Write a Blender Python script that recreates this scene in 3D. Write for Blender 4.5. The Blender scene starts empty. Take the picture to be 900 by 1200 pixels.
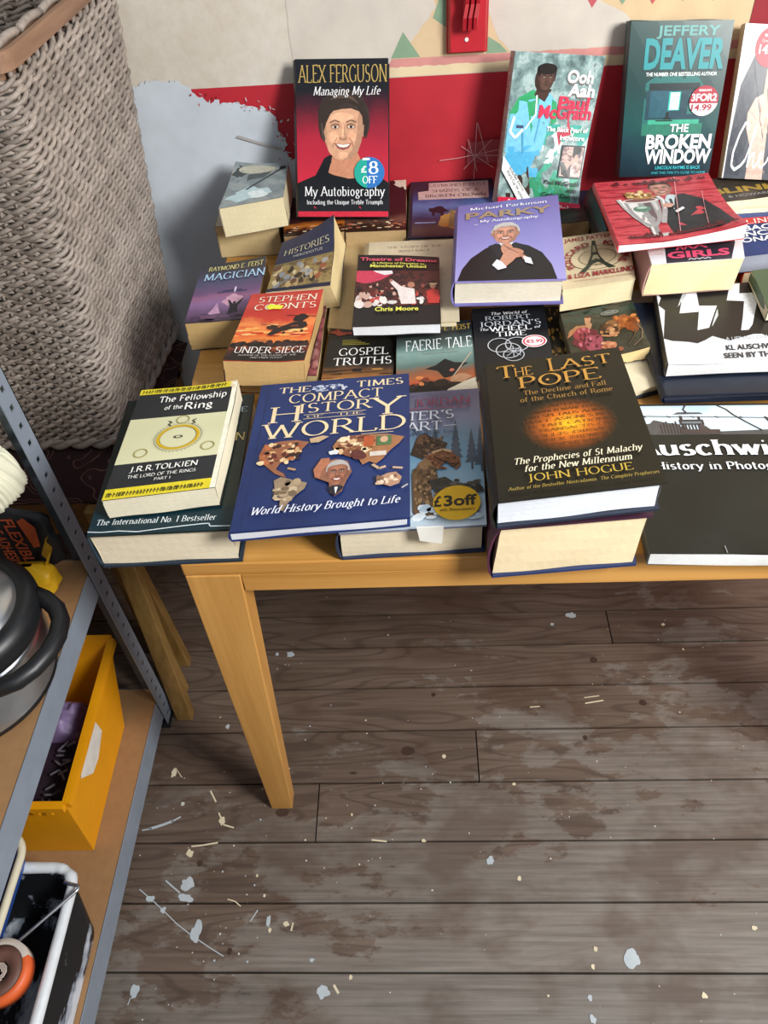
import bpy, math, random
from mathutils import Vector, Matrix, geometry, noise as mnoise
random.seed(7)
C = bpy.context.scene.collection
PI = math.pi
# ------------------------------------------------------------------ camera, world, lights, exposure
cam_d = bpy.data.cameras.new('camera'); cam = bpy.data.objects.new('camera', cam_d); C.objects.link(cam)
cam_d.sensor_fit = 'VERTICAL'; cam_d.sensor_height = 36.0; cam_d.lens = 927.544 * 36.0 / 1200.0
cam_d.clip_start = 0.02; cam_d.clip_end = 50
cam.matrix_world = Matrix([[0.998332, 0.027752, 0.05062, 0.303122], [0.014207, 0.73179, -0.681382, -0.59653], [-0.055953, 0.680965, 0.730176, 1.472385], [0.0, 0.0, 0.0, 1.0]])
bpy.context.scene.camera = cam
w = bpy.data.worlds.new('world'); bpy.context.scene.world = w; w.use_nodes = True
w.node_tree.nodes['Background'].inputs[0].default_value = (0.70, 0.82, 1.0, 1)
w.node_tree.nodes['Background'].inputs[1].default_value = 0.55
def area(name, loc, target, sx, sy, power, col):
    d = bpy.data.lights.new(name, 'AREA'); d.shape = 'RECTANGLE'; d.size = sx; d.size_y = sy
    d.energy = power; d.color = col
    o = bpy.data.objects.new(name, d); C.objects.link(o); o.location = loc
    o.rotation_euler = (Vector(target) - Vector(loc)).to_track_quat('-Z', 'Y').to_euler()
    return o
area('window_daylight', (1.50, -0.85, 1.90), (0.3, 0.6, 0.85), 0.5, 0.7, 54, (1.0, 0.985, 0.955))
vs = bpy.context.scene.view_settings
vs.view_transform = 'Standard'; vs.look = 'None'; vs.gamma = 1.0; vs.use_curve_mapping = False
vs.exposure = 0.32
# ------------------------------------------------------------------ materials
def lin(h):
    h = h.lstrip('#'); o = []
    for i in (0, 2, 4):
        c = int(h[i:i+2], 16) / 255.0
        o.append(c / 12.92 if c <= 0.04045 else ((c + 0.055) / 1.055) ** 2.4)
    return (o[0], o[1], o[2], 1.0)
_mats = {}
def nodes_of(name):
    m = bpy.data.materials.new(name); m.use_nodes = True
    nt = m.node_tree; return m, nt, nt.nodes['Principled BSDF']
def ramp(nt, fac, stops):
    r = nt.nodes.new('ShaderNodeValToRGB'); e = r.color_ramp.elements
    while len(e) < len(stops): e.new(0.5)
    for i, (p, c) in enumerate(stops):
        e[i].position = p; e[i].color = c if len(c) == 4 else lin(c)
    nt.links.new(fac, r.inputs[0]); return r.outputs[0]
def noise_tex(nt, vec, scale, detail=3, rough=0.55, mapping=None):
    if mapping:
        mp = nt.nodes.new('ShaderNodeMapping'); mp.inputs['Scale'].default_value = mapping
        nt.links.new(vec, mp.inputs['Vector']); vec = mp.outputs[0]
    n = nt.nodes.new('ShaderNodeTexNoise'); n.inputs['Scale'].default_value = scale
    n.inputs['Detail'].default_value = detail; n.inputs['Roughness'].default_value = rough
    nt.links.new(vec, n.inputs['Vector']); return n.outputs['Fac']
def mixc(nt, fac, a, b, mode='MIX'):
    n = nt.nodes.new('ShaderNodeMix'); n.data_type = 'RGBA'; n.blend_type = mode
    for v, i in ((fac, 0), (a, 6), (b, 7)):
        if isinstance(v, (int, float)): n.inputs[i].default_value = v
        elif isinstance(v, (tuple, str)): n.inputs[i].default_value = lin(v) if isinstance(v, str) else v
        else: nt.links.new(v, n.inputs[i])
    return n.outputs[2]
def math_n(nt, op, a, b=0.0):
    n = nt.nodes.new('ShaderNodeMath'); n.operation = op
    for v, i in ((a, 0), (b, 1)):
        if isinstance(v, (int, float)): n.inputs[i].default_value = v
        else: nt.links.new(v, n.inputs[i])
    return n.outputs[0]
def bump(nt, b, h, strength=0.3, dist=0.002):
    n = nt.nodes.new('ShaderNodeBump'); n.inputs['Strength'].default_value = strength; n.inputs['Distance'].default_value = dist
    nt.links.new(h, n.inputs['Height']); nt.links.new(n.outputs[0], b.inputs['Normal'])
def coords(nt, kind='Object'):
    return nt.nodes.new('ShaderNodeTexCoord').outputs[kind]
def pm(hx, rough=0.5, var=0.10, scale=40.0, metal=0.0, bmp=0.0, mapping=None):
    """a plain colour with a little procedural variation"""
    k = ('pm', hx, rough, var, scale, metal, bmp, mapping)
    if k in _mats: return _mats[k]
    m, nt, b = nodes_of('colour_' + hx.lstrip('#'))
    c = lin(hx); v = coords(nt)
    f = noise_tex(nt, v, scale, 4, 0.6, mapping)
    lo = tuple(x * (1 - var) for x in c[:3]) + (1,); hi = tuple(min(1, x * (1 + var)) for x in c[:3]) + (1,)
    nt.links.new(ramp(nt, f, [(0.3, lo), (0.7, hi)]), b.inputs['Base Color'])
    b.inputs['Roughness'].default_value = rough; b.inputs['Metallic'].default_value = metal
    if 0.355 < rough < 0.385: b.inputs['Specular IOR Level'].default_value = 0.32
    if bmp: bump(nt, b, f, bmp)
    _mats[k] = m; return m
def ink(hx): return pm(hx, 0.38, 0.05, 90.0)
def inkp(hx): return pm(hx, 0.36, 0.13, 150.0)
def cover_mat(hx, rough=0.30, hx2=None, scale=14.0):
    """laminated book cover: colour with faint mottling and scuffed gloss"""
    k = ('cv', hx, rough, hx2, scale)
    if k in _mats: return _mats[k]
    m, nt, b = nodes_of('cover_' + hx.lstrip('#'))
    v = coords(nt); f = noise_tex(nt, v, scale, 5, 0.6)
    c = lin(hx)
    a = tuple(x * 0.86 for x in c[:3]) + (1,)
    d = lin(hx2) if hx2 else tuple(min(1, x * 1.14 + 0.003) for x in c[:3]) + (1,)
    nt.links.new(ramp(nt, f, [(0.35, a), (0.68, d)]), b.inputs['Base Color'])
    b.inputs['Specular IOR Level'].default_value = 0.34
    g = noise_tex(nt, v, 30, 3)
    nt.links.new(ramp(nt, g, [(0.3, (rough,)*3 + (1,)), (0.75, (rough + 0.16,)*3 + (1,))]), b.inputs['Roughness'])
    _mats[k] = m; return m
def picture_mat(stops, scale=9.0, detail=6, mapping=None, rough=0.32):
    """printed photograph of something busy: a noise field pushed through a palette"""
    k = ('pic', tuple(stops), scale, detail, mapping)
    if k in _mats: return _mats[k]
    m, nt, b = nodes_of('print_busy')
    v = coords(nt); f = noise_tex(nt, v, scale, detail, 0.65, mapping)
    n = len(stops)
    nt.links.new(ramp(nt, f, [(0.28 + 0.44 * i / max(1, n - 1), s) for i, s in enumerate(stops)]), b.inputs['Base Color'])
    b.inputs['Roughness'].default_value = rough; b.inputs['Specular IOR Level'].default_value = 0.34
    _mats[k] = m; return m
def grad_mat(stops, axis=1, rough=0.3, wob=0.05):
    """printed colour gradient over the cover's own UV"""
    k = ('gr', tuple(stops), axis)
    if k in _mats: return _mats[k]
    m, nt, b = nodes_of('print_gradient')
    sp = nt.nodes.new('ShaderNodeSeparateXYZ'); nt.links.new(coords(nt, 'UV'), sp.inputs[0])
    f = noise_tex(nt, coords(nt), 22, 4)
    t = math_n(nt, 'ADD', sp.outputs[axis], math_n(nt, 'MULTIPLY', math_n(nt, 'SUBTRACT', f, 0.5), wob * 4))
    nt.links.new(ramp(nt, t, stops), b.inputs['Base Color'])
    b.inputs['Roughness'].default_value = rough; b.inputs['Specular IOR Level'].default_value = 0.34
    _mats[k] = m; return m
def page_mat(hx, dark=0.80):
    k = ('pg', hx, dark)
    if k in _mats: return _mats[k]
    m, nt, b = nodes_of('paper_edges')
    v = coords(nt, 'UV')
    f = noise_tex(nt, v, 1.0, 3, 0.6, (5.0, 1400.0, 1.0))
    g = noise_tex(nt, coords(nt), 22, 3)
    c = lin(hx); lo = tuple(x * dark for x in c[:3]) + (1,)
    col = ramp(nt, f, [(0.32, lo), (0.58, c)])
    col = mixc(nt, 0.55, col, ramp(nt, g, [(0.3, tuple(x * 0.86 for x in c[:3]) + (1,)), (0.65, c)]), 'MULTIPLY') if False else mixc(nt, 0.4, col, ramp(nt, g, [(0.3, tuple(x * 0.86 for x in c[:3]) + (1,)), (0.65, c)]))
    nt.links.new(col, b.inputs['Base Color']); b.inputs['Roughness'].default_value = 0.55
    bump(nt, b, f, 0.35, 0.0006)
    _mats[k] = m; return m
def wood_mat(name, a, bcol, axis=0, scale=1.0, rough=0.45, knots=False, coat=0.0):
    k = ('wd', name)
    if k in _mats: return _mats[k]
    m, nt, b = nodes_of(name)
    v = coords(nt)
    s = [26.0 * scale] * 3; s[axis] = 1.6 * scale
    f = noise_tex(nt, v, 1.0, 5, 0.6, tuple(s))
    s2 = [120.0 * scale] * 3; s2[axis] = 3.0 * scale
    g = noise_tex(nt, v, 1.0, 3, 0.5, tuple(s2))
    t = math_n(nt, 'ADD', math_n(nt, 'MULTIPLY', f, 0.65), math_n(nt, 'MULTIPLY', g, 0.35))
    nt.links.new(ramp(nt, t, [(0.34, bcol), (0.62, a)]), b.inputs['Base Color'])
    b.inputs['Roughness'].default_value = rough
    if coat: b.inputs['Coat Weight'].default_value = coat; b.inputs['Coat Roughness'].default_value = 0.3
    bump(nt, b, g, 0.12, 0.0008)
    _mats[k] = m; return m
# ------------------------------------------------------------------ mesh helpers
class MB:
    def __init__(s): s.v = []; s.f = []; s.m = []; s.uv = []; s.mats = []; s.smooth = []
    def mi(s, mat):
        if mat not in s.mats: s.mats.append(mat)
        return s.mats.index(mat)
    def add(s, verts, faces, mat, uvs=None, smooth=False):
        b = len(s.v); i = s.mi(mat); s.v += [tuple(x) for x in verts]
        for f in faces:
            s.f.append([b + k for k in f]); s.m.append(i); s.smooth.append(smooth)
            s.uv.append([uvs[k] for k in f] if uvs else None)
    def box(s, lo, hi, mat, rz=0.0, ctr=None, bevel=0.0):
        x0, y0, z0 = lo; x1, y1, z1 = hi
        vs_ = [(x0,y0,z0),(x1,y0,z0),(x1,y1,z0),(x0,y1,z0),(x0,y0,z1),(x1,y0,z1),(x1,y1,z1),(x0,y1,z1)]
        if rz:
            cx, cy = ctr or ((x0+x1)/2, (y0+y1)/2); c, q = math.cos(rz), math.sin(rz)
            vs_ = [(cx+(x-cx)*c-(y-cy)*q, cy+(x-cx)*q+(y-cy)*c, z) for x, y, z in vs_]
        s.add(vs_, [(0,3,2,1),(4,5,6,7),(0,1,5,4),(1,2,6,5),(2,3,7,6),(3,0,4,7)], mat)
    def hexa(s, bot, top, mat):
        s.add(list(bot)+list(top), [(0,3,2,1),(4,5,6,7),(0,1,5,4),(1,2,6,5),(2,3,7,6),(3,0,4,7)], mat)
    def tube(s, pts, r, mat, n=6, closed=False, radii=None, smooth=True):
        P = [Vector(p) for p in pts]; m = len(P); vs_ = []; up = None
        for i, p in enumerate(P):
            if closed: d = (P[(i+1) % m] - P[i-1])
            else: d = P[min(i+1, m-1)] - P[max(i-1, 0)]
            d.normalize()
            if up is None: up = Vector((0,0,1)) if abs(d.z) < 0.9 else Vector((1,0,0))
            a = d.cross(up); a.normalize(); b = a.cross(d); b.normalize(); up = b
            rr = radii[i] if radii else r
            for k in range(n):
                t = 2*PI*k/n; vs_.append(p + a*(rr*math.cos(t)) + b*(rr*math.sin(t)))
        fs = []
        for i in range(m if closed else m-1):
            j = (i+1) % m
            for k in range(n): fs.append((i*n+k, i*n+(k+1)%n, j*n+(k+1)%n, j*n+k))
        if not closed: fs += [tuple(range(n))[::-1], tuple((m-1)*n+k for k in range(n))]
        s.add(vs_, fs, mat, smooth=smooth)
    def lathe(s, prof, ctr, mat, n=48, smooth=True, a0=0.0, a1=2*PI):
        cx, cy = ctr; full = abs(a1-a0-2*PI) < 1e-6; vs_ = []; k = n if full else n+1
        for r, z in prof:
            for i in range(k):
                t = a0+(a1-a0)*i/n; vs_.append((cx+r*math.cos(t), cy+r*math.sin(t), z))
        fs = []
        for j in range(len(prof)-1):
            for i in range(n):
                i2 = (i+1) % k; fs.append((j*k+i, j*k+i2, (j+1)*k+i2, (j+1)*k+i))
        s.add(vs_, fs, mat, smooth=smooth)
    def grid(s, fn, nu, nv, mat, smooth=True, closed_u=False):
        vs_ = []; uvs = []
        for j in range(nv+1):
            for i in range(nu+1):
                vs_.append(fn(i/nu, j/nv)); uvs.append((i/nu, j/nv))
        fs = [(j*(nu+1)+i, j*(nu+1)+i+1, (j+1)*(nu+1)+i+1, (j+1)*(nu+1)+i) for j in range(nv) for i in range(nu)]
        s.add(vs_, fs, mat, uvs, smooth)
    def build(s, name, parent=None, origin=None, bevel=0.0):
        me = bpy.data.meshes.new(name)
        o = Vector(origin) if origin is not None else (Vector(parent['org']) if parent is not None and 'org' in parent else Vector((0,0,0)))
        me.from_pydata([tuple(Vector(p) - o) for p in s.v], [], s.f)
        for m in s.mats: me.materials.append(m)
        me.polygons.foreach_set('material_index', s.m)
        me.polygons.foreach_set('use_smooth', s.smooth)
        if any(u is not None for u in s.uv):
            ul = me.uv_layers.new(name='uv'); li = 0
            for u, f in zip(s.uv, s.f):
                for k in range(len(f)):
                    ul.data[li].uv = u[k] if u else (0, 0); li += 1
        me.update()
        ob = bpy.data.objects.new(name, me); C.objects.link(ob)
        if parent is not None: ob.parent = parent
        if parent is None and origin is not None: ob.location = o
        if bevel:
            md = ob.modifiers.new('edge', 'BEVEL'); md.width = bevel; md.segments = 2; md.limit_method = 'ANGLE'
        return ob
_roots = []
def thing(name, label, cat, loc, group=None):
    o = bpy.data.objects.new(name, None); C.objects.link(o); o.location = loc; o.empty_display_size = 0.02
    o['label'] = label; o['category'] = cat; o['org'] = tuple(loc)
    if group: o['group'] = group
    _roots.append(o)
    return o
def sub(o, root):        # sub-parts share the root's origin
    o['org'] = tuple(root['org']); return o
def structure(o): o['kind'] = 'structure'; return o
# ------------------------------------------------------------------ lettering
def a(cx, cy, rx, ry, s, e, n=None):
    n = n or max(4, int(abs(e-s)/20))
    return [(cx+rx*math.cos(math.radians(s+(e-s)*i/n)), cy+ry*math.sin(math.radians(s+(e-s)*i/n))) for i in range(n+1)]
X = 0.66
G = {
'A':(.78,[[(.02,0),(.39,1)],[(.39,1),(.76,0)],[(.16,.34),(.62,.34)]]),
'B':(.66,[[(.1,0),(.1,1)],[(.1,1),(.3,1)]+a(.3,.76,.25,.24,90,-90)+[(.1,.52)],[(.1,.52),(.32,.52)]+a(.32,.26,.28,.26,90,-90)+[(.1,0)]]),
'C':(.76,[a(.42,.5,.36,.5,42,318)]),
'D':(.80,[[(.1,0),(.1,1)],[(.1,1),(.3,1)]+a(.3,.5,.44,.5,90,-90)+[(.1,0)]]),
'E':(.62,[[(.1,0),(.1,1)],[(.1,1),(.56,1),(.57,.88)],[(.1,.52),(.46,.52)],[(.1,0),(.58,0),(.6,.14)]]),
'F':(.58,[[(.1,0),(.1,1)],[(.1,1),(.56,1),(.57,.86)],[(.1,.52),(.46,.52)]]),
'G':(.80,[a(.42,.5,.36,.5,42,300),[(.72,.05),(.72,.42)]]),
'H':(.82,[[(.1,0),(.1,1)],[(.72,0),(.72,1)],[(.1,.52),(.72,.52)]]),
'I':(.32,[[(.16,0),(.16,1)]]),
'J':(.42,[[(.28,1),(.28,.1)]+a(.1,.08,.18,.24,0,-100)]),
'K':(.74,[[(.1,0),(.1,1)],[(.66,1),(.12,.46)],[(.28,.6),(.7,0)]]),
'L':(.60,[[(.1,0),(.1,1)],[(.1,0),(.56,0),(.58,.16)]]),
'M':(.96,[[(.1,0),(.14,1)],[(.14,1),(.48,.08)],[(.48,.08),(.82,1)],[(.82,1),(.86,0)]]),
'N':(.84,[[(.1,0),(.1,1)],[(.1,1),(.74,0)],[(.74,0),(.74,1)]]),
'O':(.84,[a(.42,.5,.36,.5,90,450)]),
'P':(.62,[[(.1,0),(.1,1)],[(.1,1),(.3,1)]+a(.3,.73,.26,.27,90,-90)+[(.1,.46)]]),
'Q':(.84,[a(.42,.5,.36,.5,90,450),[(.46,.14),(.8,-.12)]]),
'R':(.70,[[(.1,0),(.1,1)],[(.1,1),(.3,1)]+a(.3,.75,.25,.25,90,-90)+[(.1,.5)],[(.32,.5),(.68,0)]]),
'S':(.58,[a(.29,.74,.2,.26,40,270)+a(.29,.25,.23,.25,90,-140)]),
'T':(.68,[[(.34,0),(.34,1)],[(.03,.87),(.04,1),(.64,1),(.65,.87)]]),
'U':(.80,[[(.1,1),(.1,.3)]+a(.4,.3,.3,.3,180,360)+[(.7,1)]]),
'V':(.76,[[(.02,1),(.38,0)],[(.38,0),(.74,1)]]),
'W':(1.06,[[(.02,1),(.3,0)],[(.3,0),(.54,.9)],[(.52,.9),(.78,0)],[(.78,0),(1.04,1)]]),
'X':(.74,[[(.04,1),(.7,0)],[(.04,0),(.7,1)]]),
'Y':(.72,[[(.02,1),(.36,.46)],[(.7,1),(.36,.46)],[(.36,.46),(.36,0)]]),
'Z':(.68,[[(.06,.86),(.06,1),(.62,1)],[(.62,1),(.05,0)],[(.05,0),(.63,0),(.63,.15)]]),
'a':(.54,[a(.26,.46,.17,.2,140,0)+[(.43,0)],a(.25,.18,.19,.18,70,300)]),
'b':(.58,[[(.1,0),(.1,1)],a(.3,.32,.21,.33,140,-140)]),
'c':(.50,[a(.28,.33,.21,.33,45,315)]),
'd':(.58,[[(.47,0),(.47,1)],a(.28,.32,.21,.33,40,320)]),
'e':(.52,[[(.08,.37),(.46,.37)]+a(.27,.34,.2,.32,5,310)]),
'f':(.36,[[(.14,0),(.14,.8)]+a(.28,.8,.14,.2,180,50),[(.02,X),(.32,X)]]),
'g':(.54,[a(.26,.44,.17,.21,90,450),[(.2,.25),(.14,.14),(.3,.06)]+a(.27,-.12,.2,.15,60,-240)]),
'h':(.60,[[(.1,0),(.1,1)],a(.3,.42,.2,.24,160,0)+[(.5,0)]]),
'i':(.28,[[(.13,0),(.13,X)],[(.1,.9),(.17,.9)]]),
'j':(.28,[[(.15,X),(.15,-.1)]+a(.03,-.12,.12,.15,0,-90),[(.12,.9),(.19,.9)]]),
'k':(.56,[[(.1,0),(.1,1)],[(.48,X),(.12,.3)],[(.24,.42),(.52,0)]]),
'l':(.28,[[(.13,0),(.13,1)]]),
'm':(.90,[[(.1,0),(.1,X)],a(.28,.42,.18,.24,160,0)+[(.46,0)],a(.63,.42,.17,.24,170,0)+[(.8,0)]]),
'n':(.60,[[(.1,0),(.1,X)],a(.3,.42,.2,.24,160,0)+[(.5,0)]]),
'o':(.56,[a(.28,.33,.21,.33,90,450)]),
'p':(.58,[[(.1,-.3),(.1,X)],a(.3,.33,.21,.33,140,-140)]),
'q':(.58,[[(.47,-.3),(.47,X)],a(.28,.33,.21,.33,40,320)]),
'r':(.42,[[(.1,0),(.1,X)],a(.27,.44,.17,.22,165,50)]),
's':(.44,[a(.22,.49,.15,.17,40,270)+a(.22,.16,.17,.17,90,-140)]),
't':(.36,[[(.15,.9),(.15,.14)]+a(.26,.14,.11,.14,180,300),[(.02,X),(.32,X)]]),
'u':(.60,[[(.1,X),(.1,.22)]+a(.28,.22,.18,.22,180,350),[(.49,X),(.49,0)]]),
'v':(.54,[[(.02,X),(.27,0)],[(.27,0),(.52,X)]]),
'w':(.80,[[(.02,X),(.23,0)],[(.23,0),(.41,X)],[(.4,X),(.58,0)],[(.58,0),(.78,X)]]),
'x':(.54,[[(.04,X),(.5,0)],[(.04,0),(.5,X)]]),
'y':(.54,[[(.02,X),(.27,0)],[(.52,X),(.27,0),(.14,-.28),(.02,-.28)]]),
'z':(.48,[[(.05,X),(.43,X)],[(.43,X),(.04,0)],[(.04,0),(.45,0)]]),
'1':(.40,[[(.2,0),(.2,1)],[(.06,.86),(.2,1)]]),
'2':(.56,[a(.28,.74,.2,.26,160,-30)+[(.06,0)],[(.06,0),(.52,0)]]),
'3':(.54,[a(.26,.76,.19,.24,150,-80),a(.25,.27,.23,.27,80,-150)]),
'4':(.58,[[(.4,0),(.4,1)],[(.4,1),(.04,.3)],[(.04,.3),(.54,.3)]]),
'5':(.56,[[(.48,1),(.14,1),(.1,.55)],a(.26,.3,.23,.3,120,-150)]),
'8':(.56,[a(.28,.75,.18,.24,90,450),a(.28,.26,.23,.27,90,450)]),
'9':(.56,[a(.28,.68,.21,.31,0,360)+[(.45,.3),(.2,0)]]),
'0':(.58,[a(.29,.5,.22,.5,90,450)]),
'.':(.22,[[(.07,.04),(.15,.04)]]), ',':(.22,[[(.13,.06),(.06,-.14)]]), "'":(.2,[[(.1,1),(.08,.78)]]),
'-':(.4,[[(.06,.34),(.34,.34)]]), ' ':(.32,[]), '&':(.8,[[(.74,.02),(.2,.74)]+a(.34,.8,.16,.2,200,-20)+[(.14,.36)]+a(.3,.22,.22,.22,150,380)]),
'—':(.9,[[(.04,.4),(.86,.4)]]),
}
def nib_text(s, bold=1.0, serif=True, nib=12.0, thin=0.042, thick=0.134, track=0.085):
    """returns polygons (list of 2-D point lists), width; cap height is 1"""
    out = []; x = 0.0; na = math.radians(nib)
    bold = 0.80+(bold-1)*0.40; thin *= bold; thick *= bold
    for ch in s:
        adv, strokes = G.get(ch) or G.get(ch.upper()) or G[' ']
        for st in strokes:
            n = len(st); L = []; R = []
            for i in range(n):
                p = st[i]; p0 = st[max(0, i-1)]; p1 = st[min(n-1, i+1)]
                closed = n > 4 and abs(st[0][0]-st[-1][0]) < 1e-4 and abs(st[0][1]-st[-1][1]) < 1e-4
                if closed and i in (0, n-1): p0, p1 = st[-2], st[1]
                dx, dy = p1[0]-p0[0], p1[1]-p0[1]; l = math.hypot(dx, dy) or 1.0
                ang = math.atan2(dy, dx)
                hw = 0.5*(thin + (thick-thin)*abs(math.sin(ang-na)))
                nx, ny = -dy/l*hw, dx/l*hw
                L.append((x+p[0]+nx, p[1]+ny)); R.append((x+p[0]-nx, p[1]-ny))
            for i in range(n-1): out.append([L[i], R[i], R[i+1], L[i+1]])
            if serif and n >= 2:
                for e, q in ((st[0], st[1]), (st[-1], st[-2])):
                    if abs(e[1]-q[1]) > 0.5*abs(e[0]-q[0]) + 0.05 and n < 14 and min(abs(e[1]-t) for t in (0, 1, X, -.3)) < 0.02:
                        w_ = 0.13 if e[1] in (0, 1) else 0.10; h_ = 0.045
                        sgn = 1 if q[1] > e[1] else -1
                        out.append([(x+e[0]-w_, e[1]), (x+e[0]+w_, e[1]), (x+e[0]+w_*.9, e[1]+sgn*h_), (x+e[0]-w_*.9, e[1]+sgn*h_)])
        x += adv + track
    return out, max(0.01, x-track)
_sans = {}
def sans_text(s, bold=0.0):
    k = (s, bold)
    if k in _sans: return _sans[k]
    cu = bpy.data.curves.new('lettering_source', 'FONT'); cu.body = s; cu.size = 1.0; cu.offset = bold; cu.resolution_u = 3
    ob = bpy.data.objects.new('lettering_source', cu); C.objects.link(ob)
    dg = bpy.context.evaluated_depsgraph_get(); me = ob.evaluated_get(dg).to_mesh()
    V = [(v.co.x, v.co.y) for v in me.vertices]; polys = [[V[i] for i in p.vertices] for p in me.polygons]
    ob.evaluated_get(dg).to_mesh_clear(); bpy.data.objects.remove(ob); bpy.data.curves.remove(cu)
    if not V: return [], 1.0
    x0 = min(p[0] for p in V); x1 = max(p[0] for p in V); cap = 0.70
    out = [[((x-x0)/cap, y/cap) for x, y in p] for p in polys]
    _sans[k] = (out, (x1-x0)/cap); return _sans[k]
# ------------------------------------------------------------------ books
def lerp(p, q, t): return p + (q-p)*t
class Book:
    """q: world corners of the front cover (TL, TR, BR, BL); th: thickness; sk: how far the back board is shifted"""
    def __init__(s, name, label, q, th, hard=False, cover='#222222', spine=None, page='#E6DCC4', cat='book', group='second-hand books laid out on the table',
                 sk=(0,0,0), curl=(), cmat=None, back=None, seed=1, bulge=0.0, pdark=0.80, inset=None, warp=0.0008):
        s.q = [Vector(p) for p in q]; s.th = th; s.ux = (1.0, 0.0); s.curl = curl; s.sk = Vector(sk)
        TL, TR, BR, BL = s.q
        s.n = ((TR-BL).cross(TL-BR)).normalized()
        if s.n.dot(Vector((0.3,-0.6,1.47)) - TL) < 0: s.n = -s.n
        s.W = ((TR-TL).length + (BR-BL).length)/2; s.H = ((TL-BL).length + (TR-BR).length)/2
        org = (s.P(.5,.5,th)); s.root = thing(name, label, cat, org, group)
        s.pic = MB(); s.let = MB(); s.stk = MB(); s.lvl = 0
        rnd = random.Random(seed)
        cm = cmat or cover_mat(cover); sm = cover_mat(spine) if spine else cm; bm_ = cover_mat(back) if back else sm
        t = 0.003 if hard else 0.0007
        iu, iv = ((0.0045/s.W, 0.0045/s.H) if hard else (0.0006/s.W, 0.0006/s.H)) if inset is None else inset
        ph = [rnd.uniform(0, 6.28) for _ in range(8)]
        def jit(u, v, w):
            return warp*(math.sin(u*9+ph[0]+w*90)+math.sin(v*7+ph[1]+w*60))
        M = MB(); pmt = page_mat(page, pdark)
        nw = 5
        def side(fa, fb, nu):
            def fn(i, j):
                u = lerp(fa[0], fb[0], i); v = lerp(fa[1], fb[1], i); w = lerp(t, th-t, j)
                return s.P(u, v, w) + (s.q[2]-s.q[3]).normalized()*jit(u, v, w)*(1 if fa[0] == fb[0] else 0) + (s.q[0]-s.q[3]).normalized()*jit(u, v, w)*(1 if fa[1] == fb[1] else 0)
            b0 = len(M.v); M.grid(fn, nu, nw, pmt, smooth=False)
            ln = abs(fa[0]-fb[0])*s.W + abs(fa[1]-fb[1])*s.H
            k = nu*nw
            for f in range(len(M.uv)-k, len(M.uv)): M.uv[f] = [(u*ln*20, v*th) for u, v in M.uv[f]]
        u0, u1, v0, v1 = 0.0, 1-iu, iv, 1-iv
        side((u0,v0),(u1,v0),14); side((u1,v0),(u1,v1),14); side((u1,v1),(u0,v1),14); side((u0,v1),(u0,v0),2)
        M.grid(lambda i,j: s.P(lerp(u0,u1,i), lerp(v0,v1,j), t), 6, 6, pmt)
        M.grid(lambda i,j: s.P(lerp(u0,u1,i), lerp(v1,v0,j), th-t), 6, 6, pmt)
        M.build('page_block', s.root)
        F = MB(); s.slab(F, 0, 1, 0, 1, 0, t, cm, 10); s.front = sub(F.build('front_cover', s.root), s.root)
        B = MB(); s.slab(B, 0, 1, 0, 1, th-t, th, bm_, 4); B.build('back_cover', s.root)
        SP = MB(); bu = bulge if bulge else (0.006 if hard else 0.0009)
        K = 8
        def arc(i, j):
            if i <= 0.5:
                f = i*2; e = math.sin(PI*f)**0.6*bu; return s.P(-e/s.W, j, th*f)
            f = 1-(i-0.5)*2; e = math.sin(PI*f)**0.6*max(0, bu-0.0018); return s.P(-e/s.W + 0.0008/s.W, j, lerp(th*f, th/2, 0.02))
        SP.grid(arc, 2*K, 6, sm, smooth=True)
        for j in (0, 1):
            SP.add([arc(i/(2*K), j) for i in range(2*K)], [tuple(range(2*K))], sm)
        s.spine = sub(SP.build('spine', s.root), s.root)
    def P(s, u, v, w):
        TL, TR, BR, BL = s.q
        if w < 0: u = u*s.ux[0]+s.ux[1]
        p = lerp(lerp(BL, BR, u), lerp(TL, TR, u), v)
        k = w/s.th if s.th else 0
        d = 0.0
        for cu, cv, amt, rad in s.curl:
            r = math.hypot((u-cu)*s.W/s.H, v-cv)/rad
            if r < 1: d += amt*(1-r)**2
        return p - s.n*w + s.sk*k + s.n*d*max(0.0, 1-k)
    def slab(s, M, u0, u1, v0, v1, w0, w1, mat, n):
        top = lambda i, j: s.P(lerp(u0,u1,i), lerp(v0,v1,j), w0)
        bot = lambda i, j: s.P(lerp(u1,u0,i), lerp(v0,v1,j), w1)
        M.grid(top, n, n, mat, smooth=False); M.grid(bot, n, n, mat, smooth=False)
        for f in ((u0,v0,u1,v0),(u1,v0,u1,v1),(u1,v1,u0,v1),(u0,v1,u0,v0)):
            M.grid(lambda i, j: s.P(lerp(f[0],f[2],i), lerp(f[1],f[3],i), lerp(w1,w0,j)), n, 1, mat, smooth=False)
    # ---- printed layers (all on the front cover unless spine=True)
    def up(s): s.lvl += 1; return 0.00025 + 0.00003*s.lvl
    def tri(s, M, t, h, mat, depth=0):
        L = max(math.hypot(t[i][0]-t[i-1][0], t[i][1]-t[i-1][1]) for i in range(3))
        if L > 0.16 and depth < 5:
            i = max(range(3), key=lambda k: math.hypot(t[k][0]-t[k-1][0], t[k][1]-t[k-1][1]))
            p, q, r = t[i-1], t[i], t[(i+1) % 3]; m = ((p[0]+q[0])/2, (p[1]+q[1])/2)
            s.tri(M, (p, m, r), h, mat, depth+1); s.tri(M, (m, q, r), h, mat, depth+1); return
        M.add([s.P(u, v, -h) for u, v in t], [(0,1,2)], mat, list(t))
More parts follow.
